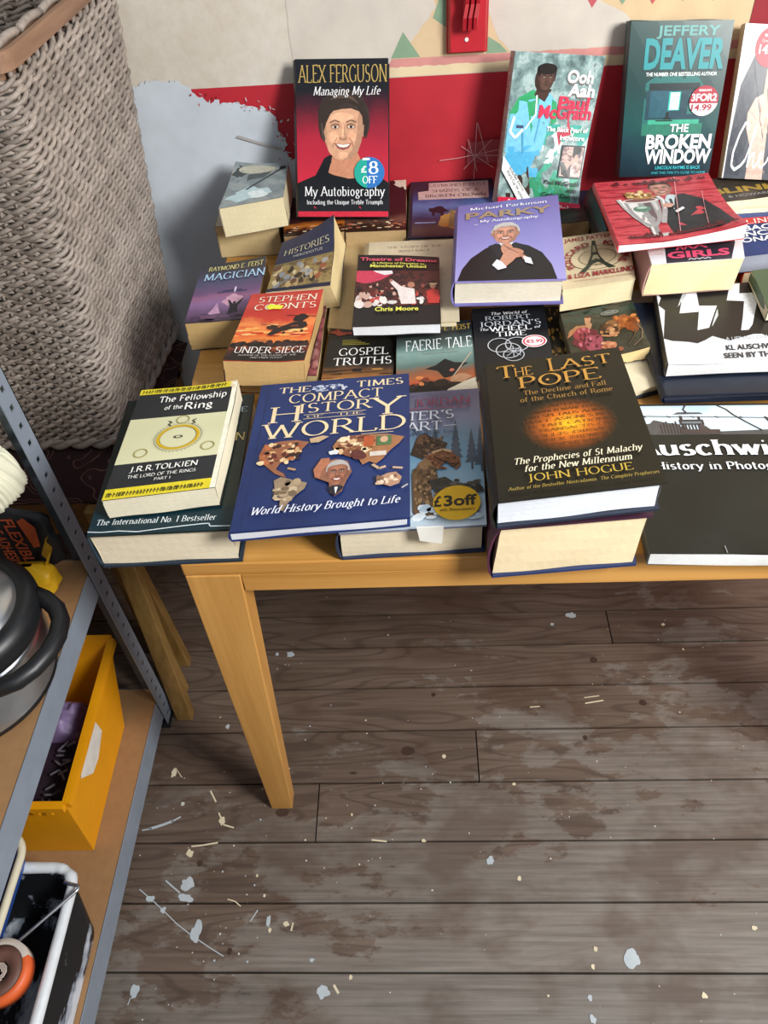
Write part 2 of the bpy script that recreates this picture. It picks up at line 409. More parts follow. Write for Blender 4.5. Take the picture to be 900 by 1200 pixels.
    def poly(s, pts, col, M=None, h=None):
        M = M if M is not None else s.pic; mat = (inkp(col) if M is s.pic else ink(col)) if isinstance(col, str) else col; h = h or s.up()
        pts = [(min(1.0, max(0.0, u)), min(1.0, max(0.0, v))) for u, v in pts]
        for t in geometry.tessellate_polygon([[Vector((p[0], p[1], 0)) for p in pts]]):
            tt = [pts[k] for k in t]
            ar = (tt[1][0]-tt[0][0])*(tt[2][1]-tt[0][1])-(tt[2][0]-tt[0][0])*(tt[1][1]-tt[0][1])
            if abs(ar) < 1e-9: continue
            if ar < 0: tt = tt[::-1]
            s.tri(M, tt, h, mat)
    def rect(s, u0, v0, u1, v1, col, M=None): s.poly([(u0,v0),(u1,v0),(u1,v1),(u0,v1)], col, M)
    def ell(s, cu, cv, ru, rv, col, M=None, n=28, a0=0, a1=360):
        s.poly([(cu+ru*math.cos(math.radians(a0+(a1-a0)*i/n)), cv+rv*math.sin(math.radians(a0+(a1-a0)*i/n))) for i in range(n if a1-a0 == 360 else n+1)], col, M)
    def ring(s, cu, cv, ru, rv, t, col, M=None, n=40):
        M = M if M is not None else s.pic; h = s.up(); mat = ink(col)
        for i in range(n):
            c = [(2*PI*k/n) for k in (i, i+1)]
            pts = [(cu+ru*math.cos(c[0]), cv+rv*math.sin(c[0])), (cu+ru*math.cos(c[1]), cv+rv*math.sin(c[1]))]
            f = 1-t
            pts += [(cu+ru*f*math.cos(c[1]), cv+rv*f*math.sin(c[1])), (cu+ru*f*math.cos(c[0]), cv+rv*f*math.sin(c[0]))]
            M.add([s.P(u, v, -h) for u, v in pts], [(3,2,1,0)], mat, pts)
    def blob(s, cu, cv, ru, rv, col, seed=0, rough=0.25, n=22, M=None):
        r = random.Random(seed*31+5); pts = []
        k = [r.uniform(1-rough, 1+rough) for _ in range(n)]
        for i in range(n):
            f = (k[i]+k[i-1])/2; t = 2*PI*i/n; pts.append((cu+ru*f*math.cos(t), cv+rv*f*math.sin(t)))
        s.poly(pts, col, M)
    def scatter(s, u0, v0, u1, v1, cols, n, ru, rv, seed=0):
        r = random.Random(seed)
        for i in range(n):
            s.blob(r.uniform(u0,u1), r.uniform(v0,v1), ru*r.uniform(.5,1.3), rv*r.uniform(.5,1.3), r.choice(cols), seed*97+i, 0.3, 9)
            if i % 3: s.lvl -= 1
    def line(s, p, q, w, col, M=None):
        du, dv = (q[0]-p[0])*s.W, (q[1]-p[1])*s.H; l = math.hypot(du, dv) or 1
        nu, nv = -dv/l*w*s.H/2/s.W, du/l*w*s.H/2/s.H
        s.poly([(p[0]-nu,p[1]-nv),(q[0]-nu,q[1]-nv),(q[0]+nu,q[1]+nv),(p[0]+nu,p[1]+nv)], col, M)
    def path(s, pts, w, col, M=None):
        for i in range(len(pts)-1): s.line(pts[i], pts[i+1], w, col, M); s.lvl -= 1
        s.lvl += 1
    def text(s, t, cu, v, w, h, col, font='serif', sh=0.0, bold=1.0, M=None, arc=None, outline=None):
        """centred on cu, baseline v, width w and cap height h as fractions of the cover"""
        M = M if M is not None else s.let
        if font == 'sans': polys, tw = sans_text(t, 0.0 if bold == 1.0 else 0.012*bold)
        elif font == 'uncial': polys, tw = nib_text(t, bold, False, 38, 0.06, 0.19)
        elif font == 'mono': polys, tw = nib_text(t, bold, False, 12, 0.10, 0.13)
        else: polys, tw = nib_text(t, bold)
        mats = [(ink(outline), 0.0, -0.012)] if outline else []
        mats.append((ink(col) if isinstance(col, str) else col, 0, 0))
        for mat, ou, ov in mats:
            hh = s.up(); k = 0
            for p in polys:
                pts = []
                for x, y in p:
                    if arc:
                        cx, cy, rx, ry, a0, a1 = arc; an = math.radians(a0+(a1-a0)*x/tw); e = 1+h*y/ry
                        pts.append((cx+rx*e*math.cos(an), cy+ry*e*math.sin(an)))
                    else:
                        pts.append((cu-w/2+(x/tw)*w+sh*y*h*s.H/s.W+ou, v+y*h+ov))
                ar = sum(pts[i-1][0]*pts[i][1]-pts[i][0]*pts[i-1][1] for i in range(len(pts)))
                if ar < 0: pts = pts[::-1]
                k += 1
                M.add([s.P(u, q, -hh-k*1.5e-6) for u, q in pts], [tuple(range(len(pts)))], mat, pts)
            s.lvl += int(k*1.5e-6/0.00003)
    def spine_text(s, t, v0, v1, w0, w1, col, font='sans'):
        """along the spine, read top to bottom; w across the thickness"""
        M = MB(); polys, tw = sans_text(t) if font == 'sans' else nib_text(t)
        for k, p in enumerate(polys):
            pts = [s.P(-0.0016/s.W - k*2e-6/s.W, lerp(v0, v1, x/tw), s.th*lerp(w0, w1, y)) for x, y in p]
            M.add(pts, [tuple(range(len(p)))], ink(col))
        M.build('spine_lettering', s.spine)
    def slant_text(s, t, p, q, h, col):
        polys, tw = sans_text(t, 0.01); hh = s.up(); k = 0
        du, dv = (q[0]-p[0])*s.W, (q[1]-p[1])*s.H; l = math.hypot(du, dv); du /= l; dv /= l
        for g in polys:
            pts = [(p[0]+(du*x/tw*l-dv*y*h*s.H)/s.W, p[1]+(dv*x/tw*l+du*y*h*s.H)/s.H) for x, y in g]; k += 1
            s.let.add([s.P(u, v, -hh-k*1.5e-6) for u, v in pts], [tuple(range(len(pts)))], ink(col), pts)
    def done(s, sticker='price_sticker'):
        if s.pic.v: s.pic.build('cover_picture', s.front)
        if s.let.v: s.let.build('title_lettering', s.front)
        if s.stk.v: s.stk.build(sticker, s.front)
        return s
    # ---- little printed people
    def face(s, cu, cv, ru, rv, skin, hair, seed=1, dark=None, smile=True, hairline=0.62):
        """a printed portrait head: ru, rv are half width and half height of the face"""
        rgb = [int(skin[k:k+2], 16) for k in (1, 3, 5)]
        tone = lambda m_, r_=1.0: '#%02X%02X%02X' % (min(255, int(rgb[0]*m_*r_)), min(255, int(rgb[1]*m_)), min(255, int(rgb[2]*m_)))
        P_ = lambda x, y: (cu+ru*x, cv+rv*y)
        E_ = lambda x, y, a_, b_, c_: s.ell(cu+ru*x, cv+rv*y, ru*a_, rv*b_, c_, n=16)
        s.blob(cu, cv+rv*0.30, ru*1.15, rv*0.82, hair, seed, 0.05)
        E_(-1.02, -.02, .13, .20, tone(.86)); E_(1.02, -.02, .13, .20, tone(.78))
        jaw = [(-.97,.45),(-1.0,.0),(-.93,-.35),(-.74,-.72),(-.42,-.95),(0,-1.0),(.42,-.95),(.74,-.72),(.93,-.35),(1.0,.0),(.97,.45),(.80,hairline),(.4,hairline+.10),(-.1,hairline+.08),(-.55,hairline+.02),(-.85,hairline-.02)]
        s.poly([P_(x, y) for x, y in jaw], tone(.93))
        s.poly([P_(x, y) for x, y in ((.97,.45),(1.0,0),(.93,-.35),(.74,-.72),(.42,-.95),(.0,-1.0),(.30,-.78),(.58,-.45),(.72,-.05),(.74,.40),(.82,.58))], tone(.80))
        s.poly([P_(x, y) for x, y in ((-.97,.45),(-1.0,.0),(-.93,-.35),(-.80,-.6),(-.82,-.2),(-.86,.3),(-.84,.55))], tone(.84))
        E_(-.05, .42, .58, .17, tone(1.06)); E_(-.48, -.22, .24, .20, tone(1.05, 1.04)); E_(.44, -.22, .22, .19, tone(1.0, 1.05)); E_(-.02, -.82, .26, .12, tone(1.03))
        for sx in (-1, 1):
            E_(sx*.40, .14, .26, .11, tone(.78)); E_(sx*.40, .11, .15, .045, '#D8CCC2'); E_(sx*.40, .112, .075, .05, '#33261F')
            s.path([P_(sx*.20, .18), P_(sx*.40, .205), P_(sx*.58, .15)], rv*.03, tone(.48)); s.path([P_(sx*.16, .27), P_(sx*.42, .335), P_(sx*.66, .26)], rv*.05, tone(.55))
            s.path([P_(sx*.30, -.24), P_(sx*.46, -.40), P_(sx*.52, -.56)], rv*.03, tone(.74))
        s.poly([P_(x, y) for x, y in ((.04,.22),(.10,-.02),(.22,-.22),(.10,-.30),(.02,-.26))], tone(.82)); s.poly([P_(x, y) for x, y in ((-.06,.2),(.03,.2),(.04,-.22),(-.09,-.22))], tone(1.08)); s.path([P_(-.18,-.24), P_(-.06,-.31), P_(.08,-.31), P_(.20,-.24)], rv*.035, tone(.66))
        if smile:
            s.poly([P_(x, y) for x, y in ((-.44,-.43),(-.2,-.455),(0,-.47),(.2,-.455),(.44,-.43),(.26,-.60),(0,-.655),(-.26,-.60))], '#8E4A42')
            s.poly([P_(x, y) for x, y in ((-.36,-.455),(0,-.485),(.36,-.455),(.20,-.55),(0,-.575),(-.20,-.55))], '#E9E2DA')
        else: s.poly([P_(x, y) for x, y in ((-.28,-.48),(0,-.45),(.28,-.48),(.12,-.56),(-.12,-.56))], tone(.62, 1.1))
def rect_quad(bl, w, h, ang, z):
    c, q = math.cos(math.radians(ang)), math.sin(math.radians(ang)); x, y = bl
    f = lambda a_, b_: (x+c*a_-q*b_, y+q*a_+c*b_, z)
    return [f(0,h), f(w,h), f(w,0), f(0,0)]
# ------------------------------------------------------------------ the setting
TH = 0.75; WY = 0.89
# floor: boards running along the wall, worn and splashed with paint
m, nt, b = nodes_of('old_floorboards')
v = coords(nt)
at = nt.nodes.new('ShaderNodeAttribute'); at.attribute_name = 'board'
comb = nt.nodes.new('ShaderNodeVectorMath'); comb.operation = 'ADD'
nt.links.new(v, comb.inputs[0]); nt.links.new(at.outputs['Vector'], comb.inputs[1]); bv = comb.outputs[0]
g1 = noise_tex(nt, bv, 1.0, 5, 0.62, (3.2, 42.0, 3.0)); g2 = noise_tex(nt, bv, 1.0, 3, 0.5, (6.0, 170.0, 6.0))
col = ramp(nt, math_n(nt, 'ADD', math_n(nt, 'MULTIPLY', g1, .6), math_n(nt, 'MULTIPLY', g2, .4)), [(0.30, '#4A3B30'), (0.5, '#5E4E42'), (0.70, '#6E5E52')])
ringn = noise_tex(nt, bv, 1.0, 2, 0.4, (1.3, 9.0, 2.0))
rings = math_n(nt, 'SINE', math_n(nt, 'MULTIPLY', ringn, 120.0))
col = mixc(nt, ramp(nt, rings, [(0.55, (0,0,0,1)), (0.95, (.45,.45,.45,1))]), col, '#35281F')
sp = nt.nodes.new('ShaderNodeSeparateXYZ'); nt.links.new(v, sp.inputs[0])
wear = noise_tex(nt, v, 5.5, 7, 0.68, (0.75, 1.5, 1.0))
bias = math_n(nt, 'ADD', math_n(nt, 'MULTIPLY', sp.outputs[0], 0.13), math_n(nt, 'MULTIPLY', sp.outputs[1], -0.34))
wf = ramp(nt, math_n(nt, 'ADD', wear, bias), [(0.515, (0,0,0,1)), (0.545, (.5,.5,.5,1)), (0.8, (.8,.8,.8,1))])
col = mixc(nt, wf, col, ramp(nt, g2, [(0.3, '#6C6760'), (0.7, '#8A857D')]))
red = noise_tex(nt, v, 4.0, 4, 0.6, (1.0, 1.6, 1.0))
col = mixc(nt, ramp(nt, red, [(0.5, (0,0,0,1)), (0.62, (.55,.55,.55,1))]), col, '#47301F')
hs = nt.nodes.new('ShaderNodeHueSaturation'); nt.links.new(col, hs.inputs['Color'])
nt.links.new(math_n(nt, 'ADD', math_n(nt, 'MULTIPLY', at.outputs['Fac'], 0.018), 0.88), hs.inputs['Value'])
dots = noise_tex(nt, v, 95.0, 2, 0.5)
dmask = noise_tex(nt, v, 3.0, 2, 0.5)
col = mixc(nt, math_n(nt, 'MULTIPLY', math_n(nt, 'GREATER_THAN', dots, 0.755), math_n(nt, 'GREATER_THAN', dmask, 0.46)), hs.outputs[0], '#C9C4B8')
nt.links.new(col, b.inputs['Base Color']); b.inputs['Roughness'].default_value = 0.62
bump(nt, b, g1, 0.25, 0.0015)
M_floor = m
F = MB(); gaps = [0.872, 0.775, 0.672, 0.566, 0.457, 0.370, 0.269, 0.171, 0.062, -0.050, -0.155, -0.263, -0.370, -0.478, -0.585, -0.69] + [-.69-.106*k for k in range(1, 19)]
rr = random.Random(3); board_id = []
for i in range(len(gaps)-1):
    y1, y0 = gaps[i]-0.0018, gaps[i+1]+0.0018
    cuts = {7: [0.3947], 4: [0.7029], 8: [0.0861]}.get(i, [rr.choice((rr.uniform(-.6, -.4), rr.uniform(1.1, 2.2)))])
    xs = [-0.8] + cuts + [2.45]
    for k in range(len(xs)-1):
        n0 = len(F.f); F.box((xs[k]+.0012, y0, -0.022), (xs[k+1]-.0012, y1, 0.0), M_floor); board_id += [rr.uniform(0, 9)]*(len(F.f)-n0)
n0 = len(F.f); F.box((-0.9, -2.7, -0.05), (2.5, 1.0, -0.022), pm('#17120E', .9)); board_id += [0]*(len(F.f)-n0)
n0 = len(F.f); F.box((-0.8, 0.874, -0.022), (2.45, 0.98, 0.0), M_floor); board_id += [1.5]*(len(F.f)-n0)
# knots and paint splashes that dried on the boards
paint = pm('#BFC0BA', .6, .08); paint2 = pm('#AEB7BC', .6, .08); cream = pm('#CFC3A6', .6); knot = pm('#3A281D', .6, .2)
def splat(x, y, rx, ry, mat, seed, ang=0.0, z=0.0006, n=18, rough=.35):
    r = random.Random(seed); k = [r.uniform(1-rough, 1+rough) for _ in range(n)]; ps = []
    for i in range(n):
        t = 2*PI*i/n; f = (k[i]+k[i-1])/2; u, q = rx*f*math.cos(t), ry*f*math.sin(t)
        ps.append((x+u*math.cos(ang)-q*math.sin(ang), y+u*math.sin(ang)+q*math.cos(ang), z))
    F.add([(x, y, z)]+ps, [(0, i+1, (i+1) % n+1) for i in range(n)], mat); board_id.extend([0]*n)
def streak(pts, w, mat, z=0.0007):
    for i in range(len(pts)-1):
        (x0, y0), (x1, y1) = pts[i], pts[i+1]; l = math.hypot(x1-x0, y1-y0) or 1; nx, ny = -(y1-y0)/l*w/2, (x1-x0)/l*w/2
        F.add([(x0-nx,y0-ny,z),(x1-nx,y1-ny,z),(x1+nx,y1+ny,z),(x0+nx,y0+ny,z)], [(0,1,2,3)], mat); board_id.append(0)
for i, (x, y, rx, ry, k) in enumerate([(-0.1759, 0.0242, 0.0059, 0.0064, 0), (-0.1455, -0.0684, 0.0093, 0.0107, 2), (-0.1392, -0.1215, 0.0186, 0.0192, 1), (-0.1381, -0.1459, 0.0203, 0.0128, 1), (-0.1089, -0.2025, 0.0135, 0.0277, 1), (-0.1969, -0.2901, 0.011, 0.0171, 1), (0.1153, -0.2904, 0.0186, 0.0171, 1), (0.095, -0.2444, 0.0068, 0.0053, 1), (0.0186, -0.1984, 0.0051, 0.0064, 2), (0.1611, -0.2695, 0.0051, 0.0053, 2), (-0.0946, -0.0093, 0.0084, 0.0128, 2), (-0.2015, -0.1469, 0.0118, 0.0096, 1), (-0.1749, -0.1658, 0.0084, 0.0085, 1), (0.0144, -0.1845, 0.0059, 0.0149, 1), (0.0459, -0.1888, 0.0068, 0.0075, 2), (-0.015, -0.1084, 0.0034, 0.0043, 2), (0.0021, -0.1425, 0.0034, 0.0043, 2), (0.1516, 0.0009, 0.0034, 0.0043, 2), (-0.047, -0.2313, 0.0076, 0.0096, 3), (-0.1232, -0.0867, 0.0076, 0.0096, 3), (0.0194, 0.0056, 0.022, 0.0128, 3), (0.624, 0.4463, 0.0186, 0.0107, 1), (0.5788, 0.4219, 0.0059, 0.0064, 1), (0.82, 0.4159, 0.0059, 0.0053, 2), (0.3283, 0.1146, 0.0059, 0.0064, 2), (0.848, 0.3515, 0.0034, 0.0043, 2), (0.4599, 0.0567, 0.0051, 0.0043, 2), (0.7374, 0.2258, 0.0127, 0.0117, 3), (0.6094, 0.1508, 0.0076, 0.0085, 3), (0.655, 0.3292, 0.0118, 0.0128, 3), (0.5687, 0.5466, 0.0101, 0.0064, 1), (0.4051, -0.0846, 0.0106, 0.0123, 1), (0.567, -0.2276, 0.0053, 0.0056, 2), (0.5581, -0.2541, 0.0053, 0.0056, 2), (0.5464, -0.2983, 0.0053, 0.0067, 1), (0.4523, -0.1155, 0.0053, 0.0056, 2), (0.2853, -0.0487, 0.0062, 0.0045, 2), (0.8337, -0.1957, 0.008, 0.0056, 2), (0.7268, -0.2945, 0.0071, 0.0078, 2), (0.46, 0.0566, 0.0053, 0.0045, 2), (0.6246, -0.2423, 0.0213, 0.0224, 1), (0.546, -0.3277, 0.0089, 0.0101, 1), (0.2578, 0.1274, 0.0228, 0.0154, 3), (0.3121, 0.2521, 0.0076, 0.0086, 3), (0.1508, 0.0826, 0.0122, 0.0048, 3), (0.0004, 0.3565, 0.0122, 0.0106, 1), (-0.0286, 0.358, 0.0068, 0.0067, 1), (-0.112, 0.1848, 0.0068, 0.0086, 1), (0.3296, 0.1143, 0.0068, 0.0048, 2), (-0.2052, 0.0867, 0.0091, 0.0134, 2)]):
    splat(x, y, rx*.62, ry*.62, (paint, paint2, cream, knot)[k], i+1, z=0.0005 if k == 3 else 0.0006+0.00002*i, rough=.12 if k == 3 else .4)
for pts, w_, k in [([(-0.2439, -0.026), (-0.2265, -0.0226)], 0.0025, 1), ([(-0.23, -0.0233), (-0.2061, -0.0156), (-0.1879, -0.0086)], 0.005, 1), ([(-0.1905, -0.01), (-0.1748, -0.0007)], 0.003, 1), ([(-0.1442, -0.0561), (-0.1232, -0.0541), (-0.0955, -0.0495)], 0.003, 2), ([(-0.1804, -0.1162), (-0.1499, -0.1376)], 0.0025, 1), ([(-0.225, -0.1309), (-0.2015, -0.1469), (-0.1749, -0.1658), (-0.147, -0.1874), (-0.1183, -0.2054), (-0.0805, -0.2261), (-0.0556, -0.2388)], 0.0016, 1), ([(-0.1262, 0.05), (-0.1114, 0.0273)], 0.003, 2), ([(-0.1029, 0.0067), (-0.0899, -0.0165), (-0.0695, -0.0223)], 0.0028, 2), ([(-0.0628, -0.148), (-0.0487, -0.1518), (-0.0375, -0.1599)], 0.0018, 2), ([(-0.0064, -0.1662), (-0.0174, -0.1845)], 0.002, 1), ([(0.0576, -0.1864), (0.0555, -0.1996)], 0.003, 2), ([(-0.2005, -0.2967), (-0.2036, -0.3102)], 0.0015, 1), ([(0.1335, -0.2806), (0.1422, -0.293)], 0.004, 2), ([(0.19, -0.0465), (0.218, -0.0495)], 0.003, 2), ([(-0.2065, 0.0777), (-0.2043, 0.0973), (-0.1875, 0.0775)], 0.0015, 2), ([(0.621, 0.2391), (0.6524, 0.2429)], 0.002, 2), ([(0.6212, 0.2261), (0.6591, 0.2323)], 0.003, 2), ([(0.5081, 0.2194), (0.5282, 0.2207)], 0.0025, 2)]: streak(pts, w_, (paint, paint2, cream)[k])
rs = random.Random(11)
for i in range(95):
    x, y = rs.uniform(-.25, .95), rs.uniform(-.36, .45)
    if rs.random() < 0.5: x = rs.gauss(-.05, .16); y = rs.gauss(-.1, .12)
    splat(x, y, *(rs.uniform(.0006, .0019),)*2, rs.choice((paint, cream, paint2)), 500+i, z=0.0012, n=7)
fl = F.build('floor'); structure(fl)
at_ = fl.data.attributes.new('board', 'FLOAT', 'FACE'); at_.data.foreach_set('value', board_id)
# back wall: plaster, red dado, white filler patch, painted bunting border
plaster = bpy.data.materials.new('painted_plaster'); plaster.use_nodes = True
nt = plaster.node_tree; b = nt.nodes['Principled BSDF']; v = coords(nt)
f = noise_tex(nt, v, 7.0, 7, 0.65); f2 = noise_tex(nt, v, 45.0, 4, 0.6)
nt.links.new(mixc(nt, 0.3, ramp(nt, f, [(0.3, '#BDB3A2'), (0.5, '#C9C1B3'), (0.7, '#D2CCC2')]), ramp(nt, f2, [(.35, '#C2B7A6'), (.65, '#D6D0C6')])), b.inputs['Base Color'])
b.inputs['Roughness'].default_value = .8; bump(nt, b, f2, .25, .003)
def flat_paint(hx, var=.08, scale=18.0): return pm(hx, .6, var, scale, 0.0, 0.12)
Wm = MB(); Wm.box((-0.9, WY, -0.05), (2.5, WY+0.1, 2.4), plaster)
lay = [0]
def wall_poly(pts, mat):
    lay[0] += 1; y = WY - 0.0004 - 0.00006*lay[0]
    for t in geometry.tessellate_polygon([[Vector((p[0], p[1], 0)) for p in pts]]):
        tt = [pts[k] for k in t]
        ar = (tt[1][0]-tt[0][0])*(tt[2][1]-tt[0][1])-(tt[2][0]-tt[0][0])*(tt[1][1]-tt[0][1])
        if ar < 0: tt = tt[::-1]
        Wm.add([(p[0], y, p[1]) for p in tt], [(0,1,2)], mat)
def ragged(pts, amp, seed, step=0.008):
    r = random.Random(seed); o = []
    for i in range(len(pts)):
        p, q = pts[i], pts[(i+1) % len(pts)]; n = max(1, int(math.hypot(q[0]-p[0], q[1]-p[1])/step))
        for k in range(n): o.append((p[0]+(q[0]-p[0])*k/n + r.uniform(-amp, amp), p[1]+(q[1]-p[1])*k/n + r.uniform(-amp, amp)))
    return o
red_p = flat_paint('#B3212F'); white_p = flat_paint('#C4CCD4', .10, 9.0); peach = flat_paint('#CDB590'); pink = flat_paint('#C98A84', .14); pale = flat_paint('#D9C7A2')
green_p = flat_paint('#7F9C80', .14); redtri = flat_paint('#B9535A', .16); greyplaster = flat_paint('#C6BFB4', .08)
wall_poly([(-0.75, 0.0), (2.4, 0.0), (2.4, 0.9835), (-0.75, 0.9815)], red_p)
wall_poly([(0.262, 0.9832), (2.4, 0.9842), (2.4, 1.0), (0.262, 0.9995)], pale)
wall_poly(ragged([(0.262, 0.9985), (2.4, 0.9995), (2.4, 1.013), (0.262, 1.012)], .0012, 3), pink)
wall_poly([(0.262, 1.0115), (2.4, 1.0125), (2.4, 2.2), (0.262, 2.2)], peach)
wall_poly(ragged([(0.10, 0.9855), (0.262, 0.9862), (0.262, 1.0), (0.27, 1.012), (0.285, 1.022), (0.315, 1.05), (0.345, 1.085), (0.30, 1.30), (0.10, 1.3)], .0015, 4), greyplaster)
wall_poly(ragged([(0.47, 1.012), (0.445, 1.04), (0.43, 1.08), (0.42, 1.3), (0.55, 1.3), (0.565, 1.10), (0.60, 1.085), (0.65, 1.062), (0.69, 1.03), (0.72, 1.012)], .0012, 5), greyplaster)
wall_poly([(0.268, 1.0125), (0.290, 1.052), (0.318, 1.0125)], green_p)
wall_poly([(0.43, 1.0125), (0.432, 1.038), (0.452, 1.026), (0.466, 1.0125)], green_p)
wall_poly([(0.34, 1.07), (0.352, 1.10), (0.362, 1.10), (0.362, 1.055)], green_p)
for i in range(14):
    x = 0.575 + i*0.0485
    wall_poly([(x, 1.105), (x+0.046, 1.105), (x+0.024, 1.071 if i % 2 == 0 else 1.073)], (redtri if i % 2 == 0 else green_p))
    if i % 2 == 0: wall_poly([(x+.014, 1.103), (x+0.032, 1.103), (x+0.024, 1.089)], flat_paint('#C98F86'))
wall_poly([(0.86, 1.03), (0.98, 1.03), (0.98, 1.3), (0.86, 1.3)], flat_paint('#8E1F2B'))
wall_poly(ragged([(-0.75, 0.0), (0.10, 0.0), (0.10, 0.80), (0.083, 0.85), (0.066, 0.868), (0.070, 0.888), (0.058, 0.906), (0.060, 0.925), (0.05, 0.940), (0.02, 0.951), (-0.02, 0.957), (-0.06, 0.962), (-0.075, 0.972), (-0.085, 0.985), (-0.11, 0.998), (-0.15, 1.0), (-0.18, 0.992), (-0.6, 0.99), (-0.75, 0.99)], .0045, 8, .004), white_p)
rw = random.Random(21)
for i in range(70):      # brush flecks along the edge of the filler
    k = rw.random(); x, z = (-.085+.135*k, .975-.035*k) if i % 2 else (.055+.022*rw.random(), .94-.09*k)
    x += rw.gauss(0, .006); z += rw.gauss(0, .005); a0 = rw.uniform(0, 3.1); l_ = rw.uniform(.001, .005)
    wall_poly([(x-l_*math.cos(a0), z-l_*math.sin(a0)), (x+.0012, z-.0012), (x+l_*math.cos(a0), z+l_*math.sin(a0)), (x-.001, z+.0012)], red_p if i % 3 else white_p)
wall_poly([(-.02,.898),(.02,.884),(.06,.872),(.062,.875),(.02,.889),(-.015,.902)], flat_paint('#A8A4A2'))
chalk = flat_paint('#C98F92', .1); smoke = flat_paint('#9A3A44', .1)
wall_poly([(0.40, 0.83), (0.46, 0.83), (0.46, 0.872), (0.402, 0.868)], smoke)
for p, q in (((.417,.902),(.414,.80)), ((.418,.902),(.44,.83)), ((.35,.838),(.385,.841)), ((.385,.841),(.46,.853)), ((.39,.862),(.45,.82)), ((.395,.82),(.445,.872)), ((.40,.845),(.47,.842)), ((.402,.874),(.42,.815))):
    l = math.hypot(q[0]-p[0], q[1]-p[1]); nx, nz = -(q[1]-p[1])/l*.0007, (q[0]-p[0])/l*.0007
    wall_poly([(p[0]-nx,p[1]-nz),(q[0]-nx,q[1]-nz),(q[0]+nx,q[1]+nz),(p[0]+nx,p[1]+nz)], chalk)
structure(Wm.build('wall_back'))
wp_ = pm('#C2BCB0', .8)
L = MB(); L.box((-0.80, -2.6, -0.05), (-0.75, WY, 2.4), wp_); structure(L.build('wall_left'))
L = MB(); L.box((2.4, -2.6, -0.05), (2.5, WY, 2.4), wp_); structure(L.build('wall_right'))
L = MB(); L.box((-0.80, -2.7, -0.05), (2.5, -2.6, 2.4), wp_); structure(L.build('wall_front'))
# ------------------------------------------------------------------ table
oak = wood_mat('golden_oak', '#CF9A52', '#B07A35', 0, 1.0, .38, coat=.15); oakz = wood_mat('golden_oak_upright', '#CF9A52', '#B5803C', 2, 1.0, .38, coat=.15)
tb = thing('wooden_table', 'golden wooden table with tapered legs standing on bare floorboards, covered in books', 'table', (0.45, 0.4, 0))
M = MB(); T_ = [(0.009,0.0),(1.12,0.0),(1.12,0.86),(-0.045,0.86),(-0.042,0.36)]; M.add([(x,y,z) for z in (.728,TH) for x,y in T_], [(4,3,2,1,0),(5,6,7,8,9)]+[(i,(i+1)%5,(i+1)%5+5,i+5) for i in range(5)], oak); M.build('tabletop', tb, bevel=.002)
M = MB(); M.box((0.078, 0.001, 0.695), (1.03, 0.020, 0.7278), oak); M.build('front_apron', tb, bevel=.0012)
M = MB(); M.box((0.02, 0.05, 0.675), (0.04, 0.80, 0.7278), oak); M.build('side_apron', tb)
def leg(x0, x1, y0, sx):
    # outer faces upright, inner faces tapering to the foot
    w1 = 0.040
    t = [(x0, y0, .7278), (x1, y0, .7278), (x1, y0+.045*(1 if y0 < .4 else 1), .7278), (x0, y0+.045, .7278)]
    if sx > 0: bt = [(x0-.012, y0+.014, 0), (x0-.012+w1, y0+.014, 0), (x0-.012+w1, y0+.045, 0), (x0-.012, y0+.045, 0)]
    else: bt = [(x1-w1, y0+.010, 0), (x1, y0+.010, 0), (x1, y0+.045, 0), (x1-w1, y0+.045, 0)]
    M = MB(); M.hexa(bt, t, oakz); M.build('leg', tb, bevel=.0015)
leg(0.010, 0.078, -0.0006, 1); leg(1.03, 1.095, -0.0006, -1); leg(0.010, 0.078, 0.80, 1); leg(1.03, 1.095, 0.80, -1)
# ------------------------------------------------------------------ red wall fittings
red_w = pm('#B5202C', .42, .06); red_d = pm('#A81C28', .42, .06)
def fitting(x0, x1, z0, z1, label, screw):
    t = thing('wall_bracket', label, 'wall bracket', ((x0+x1)/2, WY, z0))
    M = MB(); M.hexa([(x0,WY-.0015,z0),(x1,WY-.0015,z0),(x1,WY-.0015,z1),(x0,WY-.0015,z1)], [(x0+.006,WY-.022,z0+.006),(x1-.006,WY-.022,z0+.006),(x1-.006,WY-.022,z1),(x0+.006,WY-.022,z1)], red_w)
    M.box((x0+.001, WY-.010, z0+.001), (x1-.001, WY-.0015, z1), red_d); M.build('backboard', t, bevel=.001)
    if screw:
        cx = (x0+x1)/2
        M = MB(); M.lathe([(.0001, 0), (.0033, 0), (.0033, .0014), (.0022, .002), (.0014, .0006), (.0001, .0005)], (0, 0), pm('#E8E4DE', .3), 16)
        M.v = [(cx-.002+x, WY-.022-z, z0+.025+y) for x, y, z in M.v]; M.build('screw', t)
        for k in range(3):
            M = MB(); xa = cx-.010+k*.0085; zb = z0+.042
            prof = [(-.022, z1), (-.022, zb), (-.045, zb+.002), (-.052, zb+.022), (-.048, zb+.040), (-.060, zb+.07), (-.060, z1)]
            M.add([(xa+dx+ (0.004 if z > zb+.03 else 0.0), WY+y, z) for dx in (0, .0055) for y, z in prof], [tuple(range(7)), tuple(range(13, 6, -1))] + [(i, i+7, (i+1) % 7+7, (i+1) % 7) for i in range(7)], red_d)
            M.build('hook_plate', t)
fitting(0.362, 0.4315, 1.0165, 1.32, 'red painted bracket board with a pale screw, fixed high on the wall', True)
